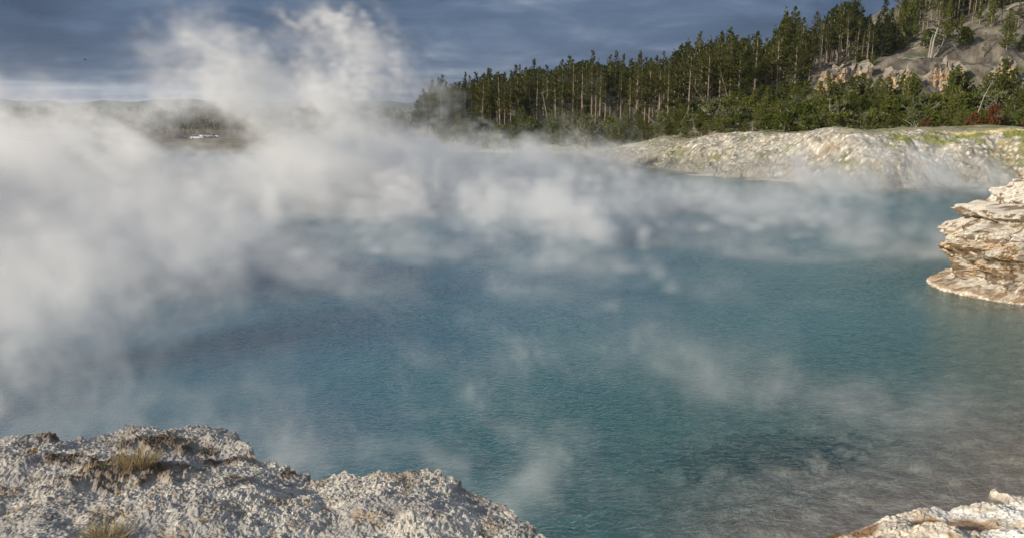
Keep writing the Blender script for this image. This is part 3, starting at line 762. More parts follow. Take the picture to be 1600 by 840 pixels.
# trees on the hillside, u, v of the foot
HILLT = [(1363, 105, 84, 6.6, 'young', 1, 'slim young pine on the scree above the left rock outcrop'), (1335, 112, 60, 0, 'tall', 8, 'dense pine at the edge of the slope left of the dark spruces'),
 (1352, 96, 28, 0, 'spruce', 0, 'small dark spruce at the foot of the open slope'), (1376, 90, 2, 0, 'spruce', 1, 'dark pointed spruce standing alone against the sky'),
 (1366, 92, 30, 0, 'spruce', 2, 'short dark spruce just left of the pointed one'), (1399, 72, -15, 0, 'tall', 5, 'tall pine with a bare pale stem at the top of the scree'),
 (1388, 84, 20, 0, 'spruce', 3, 'dark spruce under the tall pine on the slope edge'), (1418, 72, 3, 0, 'young', 4, 'broad bright pine on the slope right of the tall bare stem'),
 (1432, 62, -12, 0, 'tall', 3, 'tall pine on the crest behind the broad bright pine'), (1441, 60, -20, 0, 'sparse', 0, 'ragged pine on the crest with light between its limbs'),
 (1462, 50, -10, 0, 'tall', 7, 'narrow pine on the crest above the twisted tree'), (1478, 60, 22, 0, 'young', 2, 'low pine on the slope just above the twisted tree'),
 (1500, 62, 28, 0, 'young', 5, 'small pine on the scree right of the twisted tree'), (1517, 54, 8, 0, 'sparse', 2, 'thin pine with a pale stem on the upper scree'),
 (1490, 40, 2, 0, 'spruce', 1, 'dark tree at the top of the slope behind the small pines'), (1530, 40, 5, 0, 'young', 3, 'young pine high on the slope beside the thin pine'),
 (1548, 44, -4, 0, 'young', 6, 'wide pine high on the slope near the top of the photo'), (1564, 37, -12, 0, 'tall', 0, 'pine with pale stem near the top right of the slope'),
 (1572, 80, 22, 0, 'young', 7, 'tall slim young pine beside the pointed rock at right'), (1536, 92, 55, 0, 'sparse', 0, 'open pale green pine left of the pointed rock'),
 (1508, 72, 48, 0, 'bush', 0, 'rounded low shrub in the middle of the scree'), (1595, 85, 60, 0, 'young', 0, 'dense young pine at the right edge beside the pointed rock'),
 (1590, 48, 12, 0, 'tall', 2, 'dark broad pine on the slope at the right edge'), (1452, 75, 50, 0, 'bush', 1, 'dark low shrub beside the twisted tree'),
 (1405, 80, 62, 0, 'bush', 2, 'low dark shrub at the foot of the tall bare stem'), (1345, 106, 92, 0, 'bush', 3, 'small shrub above the left rock outcrop')]
def hill_hit(u, v, y0=118, y1=210):
    ys = np.arange(y0, y1, .5); P = np.array([at_y(u, v, q) for q in ys]); zz = macro(P[:, 0], P[:, 1])
    k = np.argmax(zz >= P[:, 2]) if (zz >= P[:, 2]).any() else int(np.argmin(P[:, 2] - zz))
    return P[k, 0], P[k, 1], float(zz[k])
NT = {'tall': 'pine tree', 'sparse': 'pine tree', 'young': 'pine tree', 'spruce': 'spruce', 'bush': 'shrub'}
for (u, vb, vt, _, k, i, lb) in HILLT:
    x, y, z = hill_hit(u, vb); h = max(1.0, (vb - vt) / F * y)
    plant((k, i), x, y, h, r.uniform(0, 6.28), lb, NT[k], None, z, 1.0)
# crest wood along the top of the slope
for n_ in range(68):
    u = 1405 + (n_ % 34) * 6.4 + r.uniform(-4, 4); x, y, z = hill_hit(u, 66 - (u - 1400) * .24 - r.uniform(0, 12) - (n_ // 34) * 8, 118, 230)
    kk = [('tall', int(r.integers(9))), ('spruce', int(r.integers(4))), ('young', int(r.integers(8)))][int(r.choice(3, p=[.5, .2, .3]))]
    y2 = y + r.uniform(4, 26); x2 = x * y2 / y; z2 = H1(x2, y2)
    hgt = r.uniform(8, 13) if kk[0] != 'young' else r.uniform(4, 7)
    zone = 'on the crest left of the twisted tree' if u < 1440 else ('on the crest above the twisted tree' if u < 1480 else ('on the crest above the small scree pines' if u < 1520 else ('on the crest above the wide young pine' if u < 1560 else 'on the hill top at the right edge')))
    zone += ', front of the wood' if y2 - y < 14 else ', deeper in the wood'
    lb = {'tall': 'dark pine ', 'spruce': 'dark spruce ', 'young': 'bushy pine '}[kk[0]] + zone
    plant(kk, x2, y2, hgt, r.uniform(0, 6.28), lb, NT[kk[0]], lb, z2)
# thicket of young pines and shrubs between the meadow and the stand
def thicket_front(u): return float(np.interp(u, [660, 760, 900, 1000, 1100, 1250, 1600, 1750], [112, 108, 104, 98, 91, 83, 78, 76]))
def thicket_top(u): return float(np.interp(u, [700, 840, 960, 1040, 1100, 1200, 1260, 1300, 1400, 1500, 1600, 1700], [172, 166, 162, 156, 154, 140, 132, 126, 118, 120, 108, 105]))
TZ = [(600, 760, 'at the steamy left foot of the stand'), (760, 860, 'at the misty foot of the stand'), (860, 1000, 'below the bare gravel patch'), (1000, 1100, 'beside the white dead branches'),
      (1100, 1200, 'below the leaning trunk'), (1200, 1290, 'under the left outcrop'), (1290, 1400, 'under the middle outcrop'),
      (1400, 1500, 'below the twisted tree on the scree'), (1500, 1580, 'near the red shrubs'), (1580, 1800, 'at the right edge of the thicket')]
TR = ['at the meadow edge', 'amid the thicket', 'at the thicket back']
for row in range(3):
    u = 690.0
    while u < 1640:
        D = thicket_front(u) + 3 + row * 9 + r.uniform(-2.5, 2.5); x, y = at_uD(u, D); z0 = H1(x, y)
        vt = lerp(205, thicket_top(u), (row + .8) / 2.8) + r.normal(0, 7)
        h = CAMZ + D * (170 - vt) / F - z0
        if u > 1030 or r.random() < .9:
            zn = next(q[2] for q in TZ if q[0] <= u < q[1])
            c_ = r.random()
            if c_ < .62: key, nm = ('young', int(r.integers(8))), ['bushy', 'slim', 'wide', 'open', 'broad', 'upright', 'full', 'rounded'][0]
            elif c_ < .84: key = ('bush', int(r.integers(4)))
            else: key = ('sage', int(r.integers(3)))
            h = float(np.clip(h, 1.6, 8.0))
            if key[0] != 'young': h = min(h, 3.2)
            w = {'young': ['bushy', 'slim', 'wide', 'open', 'broad', 'upright', 'loose', 'rounded'][key[1]] + ' young pine ', 'bush': 'leafy green shrub ', 'sage': 'grey green shrub '}[key[0]]
            lb = w.replace('young pine', 'young pine') + zn + ', ' + TR[row]
            plant(key, x, y, h, r.uniform(0, 6.28), lb, {'young': 'pine tree', 'bush': 'shrub', 'sage': 'shrub'}[key[0]], lb, z0, r.uniform(.9, 1.3))
        u += (11 if u > 1000 else 12) * r.uniform(.6, 1.4)
for (u, v, lb) in ((1508, 178, 'red leaved shrub at the foot of the thicket below the bare pointed snag'), (1538, 168, 'tall red shrub between the green pines near the right edge'),
                   (1596, 178, 'wide red shrub at the right edge of the thicket'), (1436, 192, 'low red shrub at the meadow edge below the twisted tree')):
    x, y = at_uD(u, thicket_front(u) - .5); z = H1(x, y); hh = float(np.clip(CAMZ + y * (170 - v) / F - z, .8, 2.2))
    plant(('red', int(u) % 2), x, y, hh, u, lb, 'shrub', None, z, .8)
from collections import defaultdict
by = defaultdict(list)
for q in LAB: by[q[1]].append(q)
WORDS = {5: ['tallest', 'taller', 'middling', 'shorter', 'shortest'], 1: [''], 2: ['taller', 'shorter'], 3: ['tallest', 'middling', 'shortest'], 4: ['tallest', 'taller', 'shorter', 'shortest']}
for lb, qs in by.items():
    qs.sort(key=lambda q: -q[2]); n_ = len(qs)
    if 1 < n_ <= 5:
        for w_, q in zip(WORDS[n_], qs): q[0]['label'] = w_ + ' ' + lb
    for q in qs:
        if q[3]:
            nm = q[0].name.split('.')[0]
            q[0]['group'] = lb if n_ > 5 else {'pine_tree': 'tall lodgepole pines of the stand', 'young_pine': 'young pines of the thicket', 'leafy_shrub': 'green shrubs of the thicket', 'grey_shrub': 'grey green shrubs of the thicket', 'spruce_tree': 'dark spruces on the hill'}.get(nm, lb)
for q in LAB:
    if len(q[0]['label'].replace('-', ' ').split()) > 16: print('LONG', q[0]['label'])
print('planted', COUNT, max(len(v) for v in by.values()))
# dead trees, fallen timber
def dead(u, D, h, seed, label, n=22, spread=.32, z=None, rot=(0, 0, 0)):
    h *= .72
    x, y = at_uD(u, D); o = add('dead_tree', snag(seed, h, spread, n).mesh('dead_tree', (M_dead,), True), None, (x, y, H1(x, y) if z is None else z)); o.rotation_euler = rot
    tag(o, label, 'dead tree'); return o
dead(1508, thicket_front(1508) + 1, 7.0, 1, 'bare grey pointed snag in front of the thicket by the red shrubs', 20, .16)
dead(1085, 92, 4.2, 2, 'white forked dead branches in the thicket by the far bank', 12, .5, rot=(0, R(-25), 0))
dead(1240, 86, 2.6, 3, 'tangle of grey dead twigs low in the thicket under the outcrop', 26, .6)
dead(1340, 84, 3.0, 4, 'spreading grey dead shrub in the middle of the thicket', 26, .6)
dead(980, 103, 2.4, 5, 'low white dead bush at the shore below the misty pines', 22, .6)
dead(1172, 89, 2.2, 6, 'pale dead brush at the thicket edge near the driftwood log', 26, .6)
dead(858, 118, 10.5, 7, 'slim dead stem with short stubs in the left part of the stand', 26, .07)
dead(979, 112, 5.0, 8, 'short pale broken stem in front of the misty pines', 14, .12)
dead(1418, 92, 6.5, 9, 'thin dead stem rising out of the thicket below the scree', 18, .10)
dead(1530, 84, 3.0, 10, 'grey twiggy dead shrub between the red shrubs', 24, .55)
dead(1290, 90, 5.0, 12, 'thin grey dead sapling under the left rock outcrop', 20, .14)
# twisted double-stemmed tree on the scree
x, y, z = hill_hit(1454, 91); k = y / F
tw = empty('twisted_tree', (x, y, z)); s_ = Soup()
s_.tube(np.array([[0, 0, -4], [1, 0, 8], [2, 0, 26], [6, 0, 42], [10, 0, 54], [19, 0, 64]]) * k, np.array([2.6, 1.8, 1.5, 1.1, .7, .3]) * k, 8)
s_.tube(np.array([[-3, 1, -4], [-2, 1, 10], [-1, 2, 24], [1, 2, 34]]) * k, np.array([1.6, 1.2, .9, .5]) * k, 7)
s_.tube(np.array([[2, 0, -2], [8, 0, 5], [14, 0, 14], [17, 1, 24], [19, 1, 36]]) * k, np.array([1.6, 1.3, 1.0, .7, .3]) * k, 7)
rr0 = np.random.default_rng(5)
for _ in range(26):
    b0 = np.array([rr0.uniform(2, 16), 0, rr0.uniform(26, 58)]); e0 = b0 + [rr0.normal(0, 9), rr0.normal(0, 9), rr0.uniform(-3, 8)]
    s_.tube(np.array([b0, (b0 + e0) / 2, e0]) * k, np.array([.8, .5, .2]) * k, 3)
add('trunk', s_.mesh('trunk', (M_dead,), True), tw)
c_s = Soup()
for (px_, pz_, n0) in ((14, 58, 30), (24, 44, 40), (6, 50, 22), (22, 34, 34), (30, 50, 20), (12, 66, 18)):
    for _ in range(n0):
        c0 = (np.array([px_, 0, pz_]) + rr0.normal(0, 1, 3) * [5, 5, 4]) * k; dd = unit(rr0.normal(0, 1, (9, 3)) + [0, 0, .3])
        c_s.sprays(np.repeat(c0[None], 9, 0), dd, rr0.uniform(.2, .45, 9), .06, rr0.random(), rr0)
add('crown', c_s.mesh('crown', (M_pine, M_bark)), tw); tag(tw, 'twisted pine with two splayed pale stems on the open scree slope', 'pine tree')
def log(u, v, L, rad, ang, label, kind='fallen_log', stubs=3):
    x, y, z = hill_hit(u, v) if v < 150 else (*at_uD(u, 78), None)
    if z is None: x, y = at_uD(u, thicket_front(u) - 2.5); z = H1(x, y)
    s = Soup(); rr1 = np.random.default_rng(int(u)); d = np.array([math.cos(ang), math.sin(ang), 0]); pts = []
    for t in np.linspace(-.5, .5, 6):
        q = d * L * t; pts.append([q[0], q[1], H1(x + q[0], y + q[1]) - z + rad * .6 + rr1.normal(0, rad * .25)])
    s.tube(pts, np.linspace(rad, rad * .5, 6), 7)
    for _ in range(stubs):
        p = np.array(pts[rr1.integers(1, 5)]); s.tube([p, p + rr1.normal(0, .5, 3) * [1, 1, .5] + [0, 0, .45]], [rad * .4, rad * .12], 4)
    tag(add(kind, s.mesh(kind, (M_dead,), True), None, (x, y, z)), label, 'log')
log(1427, 93, 4.5, .15, .05, 'bleached log lying on the scree left of the twisted tree')
log(1412, 92, 2.0, .12, -.1, 'short pale log lying on the scree above the outcrop')
log(1443, 73, 4.2, .17, .1, 'pale fallen trunk just above left of the twisted tree')
log(1440, 77, 3.4, .15, -.1, 'pale fallen trunk lying under another beside the twisted tree')
log(1590, 10, 5.5, .3, .25, 'thick bleached log high on the slope at the top right')
log(1108, 214, 4.2, .14, .12, 'white driftwood log lying on the far bank edge', 'driftwood_log', 6)
log(1064, 216, 3.0, .11, -.25, 'small pale driftwood log at the far bank edge under the misty bushes', 'driftwood_log', 5)
log(1180, 208, 2.5, .10, .3, 'thin grey driftwood log at the thicket edge under the outcrop', 'driftwood_log', 4)

# dark wood behind the stand (past the individual trees)
def mass(name, spots, hfun, seed, mat, label, wid=1.6, dens=1.0):
    r_ = np.random.default_rng(seed); s = Soup()
    for (x, y) in spots:
        z = H1(x, y) if y < 600 else 0; h = hfun(x, y, z, r_); 
        s.tube([[x, y, z - .3], [x, y, z + h * .95]], [.14, .04], 5, 1)
        n = int(130 * dens); t = r_.random(n); zz = z + h * (.25 + .75 * t); rad = wid * (1 - t) ** .7 * np.sqrt(r_.random(n)) + .15; a = r_.uniform(0, 6.28, n)
        c0 = np.stack([x + np.cos(a) * rad, y + np.sin(a) * rad, zz], 1)
        for k_ in range(3):
            dd = unit(np.stack([np.cos(a), np.sin(a), a * 0 + .2], 1) + r_.normal(0, .6, (n, 3)))
            s.sprays(c0, dd, r_.uniform(.3, .8, n), r_.uniform(.10, .2, n), r_.random() * .5 + r_.random(n) * .5, r_)
    tag(add(name, s.mesh(name, (mat, M_bark))), label, None, None, 'stuff')
r = np.random.default_rng(11); sp = []
for _ in range(230):
    u = r.uniform(650, 1370); D = r.uniform(156, 190); sp.append(at_uD(u, D))
def hback(x, y, z, r_):
    u = CU + x / y * F; return max(3, CAMZ + y * (170 - (top_of(u) + 14 + abs(r_.normal(0, 10)))) / F - z)
mass('forest', sp, hback, 12, M_spruce, 'dark continuous conifer wood behind the pine stand', 1.9)
sp = []
for _ in range(620):
    u = r.uniform(-350, 760); D = r.uniform(322, 420); sp.append(at_uD(u, D))
def hfar(x, y, z, r_): return max(5, CAMZ + y * (170 - 166 + (y - 400) / 30 - abs(r_.normal(0, 3))) / F - z)
mass('forest', sp, hfar, 13, M_pine, 'far grey green wood beyond the parking area, seen through steam', 2.2, .6)

# rock outcrops on the hill
def outcrop(u0, u1, vtop, vbot, seed, label, D=None):
    """fractured, near-vertical face of blocky columns with a rough top, closed at the back"""
    um = (u0 + u1) / 2; x, y, z = hill_hit(um, (vtop + vbot) / 2)
    y -= 3.2; k = y / F; wdt = (u1 - u0) * k; ht = (vbot - vtop) * k; x = (um - CU) * k; zb = CAMZ + (170 - vbot) * k - .6
    nx, nz = int(wdt / .09), int(ht / .09) + 20
    th = np.linspace(0, math.pi * 2, nx * 2, endpoint=False); zz = np.linspace(0, 1, nz)
    Z, T = np.meshgrid(zz, th, indexing='ij'); Zm = (Z * (ht + .6)).astype(np.float32)
    a = wdt / 2; b = 1.8
    X = np.sign(np.cos(T)) * np.abs(np.cos(T)) ** .7 * a; Y = np.sign(np.sin(T)) * np.abs(np.sin(T)) ** .7 * b
    topv = ht * (.70 + .13 * fb((X + seed * 9).astype(np.float32), (Y * .3).astype(np.float32), 1.7, seed % 3)) * (1 - .5 * np.clip(np.abs(X) / a, 0, 1) ** 4) + .6
    Zs = Z * topv
    xf, zf = (X + seed * 31).astype(np.float32), Zs.astype(np.float32)
    w1, i1 = worley(xf, zf * .45 + .3 * fb(xf, zf, 2, 1), .75, seed); w2, i2 = worley(xf, zf, .32, seed + 1)
    dsp = np.clip(.7 - w1, 0, 1) * 1.1 * (.3 + i1) + np.clip(.6 - w2, 0, 1) * .35 - .3 - Z * .9 + fb(xf, zf, 2.5, 2) * .25
    f = 1 + dsp / 2.2
    Xo = X + np.cos(T) * dsp * .8; Yo = Y + np.sin(T) * dsp
    V = [np.stack([Xo, Yo, Zs - .0], -1).reshape(-1, 3)]
    for kk in (.66, .33, 0.0):
        V.append(np.stack([Xo[-1] * kk, Yo[-1] * kk, Zs[-1] * (.35 + .65 * kk) + (1 - kk) * .65 * (topv[-1].mean()) + .35 * fb((X[-1] * kk + 7).astype(np.float32), (Y[-1] * kk).astype(np.float32), .8, 1) - .1], -1))
    col = np.broadcast_to(np.array([.33, .27, .20]), (len(V[0]), 3)).copy(); cf = i1.reshape(-1)
    col = lerp(col, np.array([.52, .40, .25]), (ss(cf, .45, .9) * .8)[:, None]); col = lerp(col, np.array([.50, .27, .12]), (ss(fb(xf, zf, 1.6, 0), .5, 1.2).reshape(-1) * .35)[:, None])
    col = lerp(col, np.array([.27, .245, .22]), (ss(Z.reshape(-1), .72, .95) * .8)[:, None]); col = lerp(col, np.array([.15, .13, .11]), (ss(w1, .62, .85).reshape(-1) * .6)[:, None])
    colt = np.broadcast_to(np.array([.27, .245, .215]), (len(th) * 3, 3))
    me = make_mesh('rock_outcrop', np.concatenate(V), grid_faces(nz + 3, len(th), True), col=np.concatenate([col, colt]), mats=(M_rock,))
    tag(add('rock_outcrop', me, None, (x, y, zb)), label, 'rock')
outcrop(1264, 1362, 98, 140, 1, 'long tan and orange rock face at the left foot of the scree slope')
outcrop(1355, 1418, 108, 138, 2, 'low broken grey rock ledge between the two larger outcrops')
outcrop(1425, 1488, 92, 142, 3, 'blocky tan columnar rock outcrop below the twisted tree')
outcrop(1536, 1562, 86, 128, 4, 'narrow pointed rock pinnacle near the right edge of the slope')
outcrop(1522, 1542, 104, 130, 5, 'small tan rock face just left of the pointed pinnacle')

# ------------------------------------------------------------------ small plants and stones on the ledge
def straw_mat(name, a, b):
    m, g = new_mat(name); t = g.node('ShaderNodeAttribute', attribute_name='tint').outputs['Fac']
    col = g.mix(t, a, b); d = g.node('ShaderNodeBsdfDiffuse', {0: col}); tr = g.node('ShaderNodeBsdfTranslucent', {0: col})
    g.node('ShaderNodeOutputMaterial', {0: g.node('ShaderNodeMixShader', {0: .3, 1: d.outputs[0], 2: tr.outputs[0]}).outputs[0]}); return m
M_straw = straw_mat('dry_grass', (.26, .20, .10), (.62, .52, .33)); M_blade = straw_mat('green_blades', (.10, .12, .03), (.30, .28, .12))
M_petal = straw_mat('yellow_petals', (.85, .48, .01), (.90, .58, .02)); M_stem = straw_mat('reddish_stem', (.22, .10, .07), (.18, .16, .06))
def blades(s, c0, n, rad, L, w, seed, lean=(0, 0), spread=.5):
    r_ = np.random.default_rng(seed)
    for _ in range(n):
        a = r_.uniform(0, 6.28); q = np.sqrt(r_.random()) * rad; b = np.array(c0) + [math.cos(a) * q, math.sin(a) * q * .6, -.01]
        d = unit(np.array([math.cos(a) * spread * q / rad + lean[0] + r_.normal(0, .22), math.sin(a) * spread * q / rad + lean[1] + r_.normal(0, .22), 1.0]))
        l = L * r_.uniform(.45, 1.1); side = unit(np.cross(d, r_.standard_normal(3))) * w
        m1 = b + d * l * .5; d2 = unit(d + np.array([math.cos(a), math.sin(a), -.9]) * .35); e = m1 + d2 * l * .5
        s.add([b - side, b + side, m1 + side * .8, m1 - side * .8, e], [[0, 1, 2, 3]], r_.random()); s.f[3].append(np.array([[s.n - 2, s.n - 3, s.n - 1]])); s.m[3].append(np.zeros(1))
def tuft(u, v, n, rad, L, mat, seed, label, name='grass_tuft', w=.0011, lean=(.1, 0)):
    q = at_z(u, v, LZ + .03); zb = ledge_z(q[0], q[1]); s = Soup(); blades(s, (0, 0, 0), n, rad, L, w, seed, lean)
    tag(add(name, s.mesh(name, (mat,)), None, (q[0], q[1], zb)), label, 'grass tuft')
tuft(217, 735, 620, .085, .085, M_straw, 1, 'dry straw coloured grass tuft on the dark brown mound')
tuft(165, 842, 520, .085, .080, M_straw, 2, 'dry grass tuft cut off by the lower edge of the photo')
tuft(10, 783, 60, .03, .040, M_blade, 3, 'small green grass tuft at the left edge of the ledge')
tuft(163, 733, 50, .02, .030, M_blade, 4, 'tiny green tuft left of the dark brown mound')
tuft(252, 772, 34, .025, .035, M_blade, 5, 'sparse olive sprig on the gravel right of the mound')
tuft(308, 745, 16, .012, .055, M_straw, 6, 'few thin upright stalks right of the dark mound')
tuft(300, 785, 150, .05, .016, M_straw, 7, 'flat patch of pale dry moss grass in the middle of the ledge', w=.002)
tuft(325, 822, 150, .04, .016, M_straw, 8, 'flat pale dry moss patch near the lower edge of the ledge', w=.002)
tuft(417, 765, 120, .04, .012, M_straw, 9, 'flat buff moss patch near the middle of the ledge rim', w=.002)
def flower(u, v, ub, vb, seed, label):
    r_ = np.random.default_rng(seed); q = at_z(ub, vb, LZ + .01); zb = ledge_z(q[0], q[1]); hd = at_y(u, v, q[1]) - np.array([q[0], q[1], zb])
    o = empty('yellow_flower', (q[0], q[1], zb)); s = Soup(); s.tube([[0, 0, -.01], hd * .5 + [.003, 0, 0], hd], [.0011, .0010, .0009], 5); add('stem', s.mesh('stem', (M_stem,)), o)
    b = Soup(); n = 60; a = r_.uniform(0, 6.28, n); el = r_.uniform(.1, 1.3, n); dd = np.stack([np.cos(a) * np.cos(el), np.sin(a) * np.cos(el), np.sin(el)], 1)
    b.sprays(np.repeat(hd[None], n, 0), dd, .0085, .0022, r_.random(n), r_); add('bloom', b.mesh('bloom', (M_petal,)), o)
    tag(o, label, 'flower')
flower(52, 703, 60, 722, 1, 'yellow flower on a reddish stem near the left rim of the ledge')
flower(193, 708, 197, 722, 2, 'yellow flower just left above the dry grass tuft')
flower(215, 702, 217, 716, 3, 'yellow flower right behind the dry grass tuft')
flower(184, 770, 187, 803, 4, 'large yellow flower on a thin stem below the dark mound')
flower(193, 805, 196, 822, 5, 'yellow flower low down above the tuft at the lower edge')
def stone(u, v, sz, seed, label, mat=None):
    q = at_z(u, v, LZ + .02); zb = ledge_z(q[0], q[1])
    nu, nv = 20, 14; T, P = np.meshgrid(np.linspace(0, 2 * math.pi, nu, endpoint=False), np.linspace(.02, math.pi - .02, nv), indexing='xy')
    n = unit(np.stack([np.sin(P) * np.cos(T), np.sin(P) * np.sin(T), np.cos(P)], -1)); rr1 = np.random.default_rng(seed); f = 1 + 0 * T
    for _ in range(9):
        d = unit(rr1.standard_normal(3)); f = np.minimum(f, rr1.uniform(.6, .9) / np.maximum(n @ d, .05))
    V = n * f[..., None] * np.array(sz)
    me = make_mesh('stone', V.reshape(-1, 3), grid_faces(nv, nu, True), col=np.broadcast_to(np.array([.62, .585, .53]), (nu * nv, 3)), mats=(M_ledge,))
    o = add('stone', me, None, (q[0], q[1], zb + sz[2] * .4)); o.rotation_euler = (0, 0, rr1.uniform(-.4, .4)); tag(o, label, 'stone')
stone(376, 739, (.020, .010, .009), 1, 'smooth whitish stone on the ledge below its inner corner')
stone(272, 809, (.030, .012, .006), 2, 'flat pale grey stone lying near the lower edge of the ledge')
stone(438, 716, (.010, .008, .009), 3, 'small white stone perched on the rim just past the corner')
stone(279, 701, (.012, .008, .007), 4, 'small white stone right of the rear brown mound')
stone(198, 817, (.014, .008, .007), 5, 'small pale stone near the lower yellow flower')

# ------------------------------------------------------------------ parked cars far beyond the steam
def plain(name, col, rough=.4, metal=0.0):
    m, g = new_mat(name); principled(g, Base_Color=(*col, 1), Roughness=rough, Metallic=metal); return m
M_white = plain('white_paint', (.80, .80, .80), .25); M_silver = plain('silver_paint', (.45, .46, .48), .25, .5); M_glass = plain('dark_glass', (.02, .022, .025), .08); M_tyre = plain('tyre_rubber', (.02, .02, .02), .8); M_black = plain('dark_paint', (.03, .035, .045), .2)
def extrude(s, prof, w0, w1f=None):
    n = len(prof); P = np.array(prof); L_ = np.c_[P[:, 0], np.full(n, -w0), P[:, 1]]; Rr_ = np.c_[P[:, 0], np.full(n, w0), P[:, 1]]
    if w1f is not None: L_[:, 1] *= w1f; Rr_[:, 1] *= w1f
    base = s.n; V = np.concatenate([L_, Rr_]); i = np.arange(n)
    s.add(V, np.stack([i, (i + 1) % n, (i + 1) % n + n, i + n], 1))
    c0 = P.mean(0); s.add(np.concatenate([L_, [[c0[0], L_[0, 1], c0[1]]]]), np.stack([(i + 1) % n, i, np.full(n, n)], 1)); s.add(np.concatenate([Rr_, [[c0[0], Rr_[0, 1], c0[1]]]]), np.stack([i, (i + 1) % n, np.full(n, n)], 1))
def car(u, v, D, rot, paint, label, pickup=False):
    p = at_y(u, v, D); x, y = p[0], p[1]; o = empty('parked_car', (x, y, H1(x, y))); o.rotation_euler = (0, 0, rot)
    b = Soup(); extrude(b, [(-2.3, .35), (2.3, .35), (2.35, .75), (2.2, .95), (1.1, 1.08), (-1.9, 1.1), (-2.3, .95)], .9)
    rf = [(.95, 1.08), (.35, 1.62), (-1.6, 1.68), (-2.1, 1.08)] if not pickup else [(.95, 1.08), (.45, 1.72), (-.7, 1.72), (-.85, 1.08)]
    add('body', b.mesh('body', (paint,)), o)
    w = Soup(); extrude(w, rf, .80); add('window', w.mesh('window', (M_glass,)), o)
    rs = Soup(); extrude(rs, [(rf[1][0] - .05, rf[1][1]), (rf[1][0] - .1, rf[1][1] + .06), (rf[2][0] + .1, rf[2][1] + .06), (rf[2][0] + .05, rf[2][1])], .78); add('roof', rs.mesh('roof', (paint,)), o)
    for sx in (-1.45, 1.45):
        for sy in (-.82, .82):
            t = np.linspace(0, 2 * math.pi, 16, endpoint=False); q = Soup(); extrude(q, [(sx + .34 * math.cos(a), .34 + .34 * math.sin(a)) for a in t], .11); me = q.mesh('wheel', (M_tyre,)); wo = add('wheel', me, o); wo.location = (0, sy, 0)
    tag(o, label, 'car')
car(308, 218, 300, R(8), M_white, 'white off-road car parked in a gap in the steam, nearest of the parked cars', False)
car(312, 214, 312, R(4), M_white, 'white car parked directly behind the nearest white one')
car(326, 214, 311, R(-6), M_silver, 'silver car parked right of the white cars in the steam gap')
car(333, 213, 312, R(-6), M_white, 'white pickup at the right end of the parked cars', True)
car(283, 219, 300, R(10), M_black, 'dark car with a glinting roof at the left end of the parked cars')
# bird
bs = Soup(); t = np.linspace(-1, 1, 9)
bs.tube(np.c_[t * .22, t * 0, .02 * (1 - t * t)], .075 * np.sqrt(np.clip(1.02 - t * t, 0, 1)) + .004, 8)
for sg in (-1, 1):
    W_ = [[.08, 0, .03], [-.10, 0, .03], [-.12, sg * .30, .14], [.06, sg * .30, .15], [-.10, sg * .62, .08]]; bs.add(W_ + [[a_, b_, c_ + .012] for a_, b_, c_ in W_], [[0, 1, 2, 3], [5, 6, 7, 8]]); bs.add(W_, [[3, 2, 4]])
bird = add('bird', bs.mesh('bird', (M_black,)), None, tuple(at_y(133, 94, 150))); bird.rotation_euler = (R(15), 0, R(20)); tag(bird, 'small dark bird flying in the grey sky at upper left', 'bird')

# ------------------------------------------------------------------ air
def build_haze():
    m, g = new_mat('thin_air_haze'); v = g.node('ShaderNodeVolumePrincipled', {'Color': (.80, .88, 1.0, 1), 'Density': .00009, 'Anisotropy': .2})
    g.node('ShaderNodeOutputMaterial', {1: v.outputs[0]})
    a, z0, z1 = 4300.0, -24.0, 95.0
    V = [(x, y, z) for z in (z0, z1) for x, y in ((-a, -a), (a, -a), (a, a), (-a, a))]
    tag(add('haze', make_mesh('haze', V, [[[0, 3, 2, 1], [4, 5, 6, 7], [0, 1, 5, 4], [1, 2, 6, 5], [2, 3, 7, 6], [3, 0, 4, 7]]], mats=(m,))), 'thin bluish haze in the air', None, None, 'stuff')
build_haze()
# ------------------------------------------------------------------ steam
N3 = fft_noise((128, 128, 128), 1.95, 21, 2.0)
N3b = fft_noise((128, 128, 128), 1.75, 22, 3.0)
def n3(T, x, y, z):
    n = T.shape[0]; out = 0
    I = []; A = []
    for q in (x, y, z):
        f = np.floor(q); i = f.astype(np.int32) % n; I.append((i, (i + 1) % n)); A.append((q - f).astype(np.float32))
    for a in (0, 1):
        for b in (0, 1):
            for c_ in (0, 1):
                w = (A[0] if a else 1 - A[0]) * (A[1] if b else 1 - A[1]) * (A[2] if c_ else 1 - A[2])
                out = out + w * T[I[0][a], I[1][b], I[2][c_]]
    return out
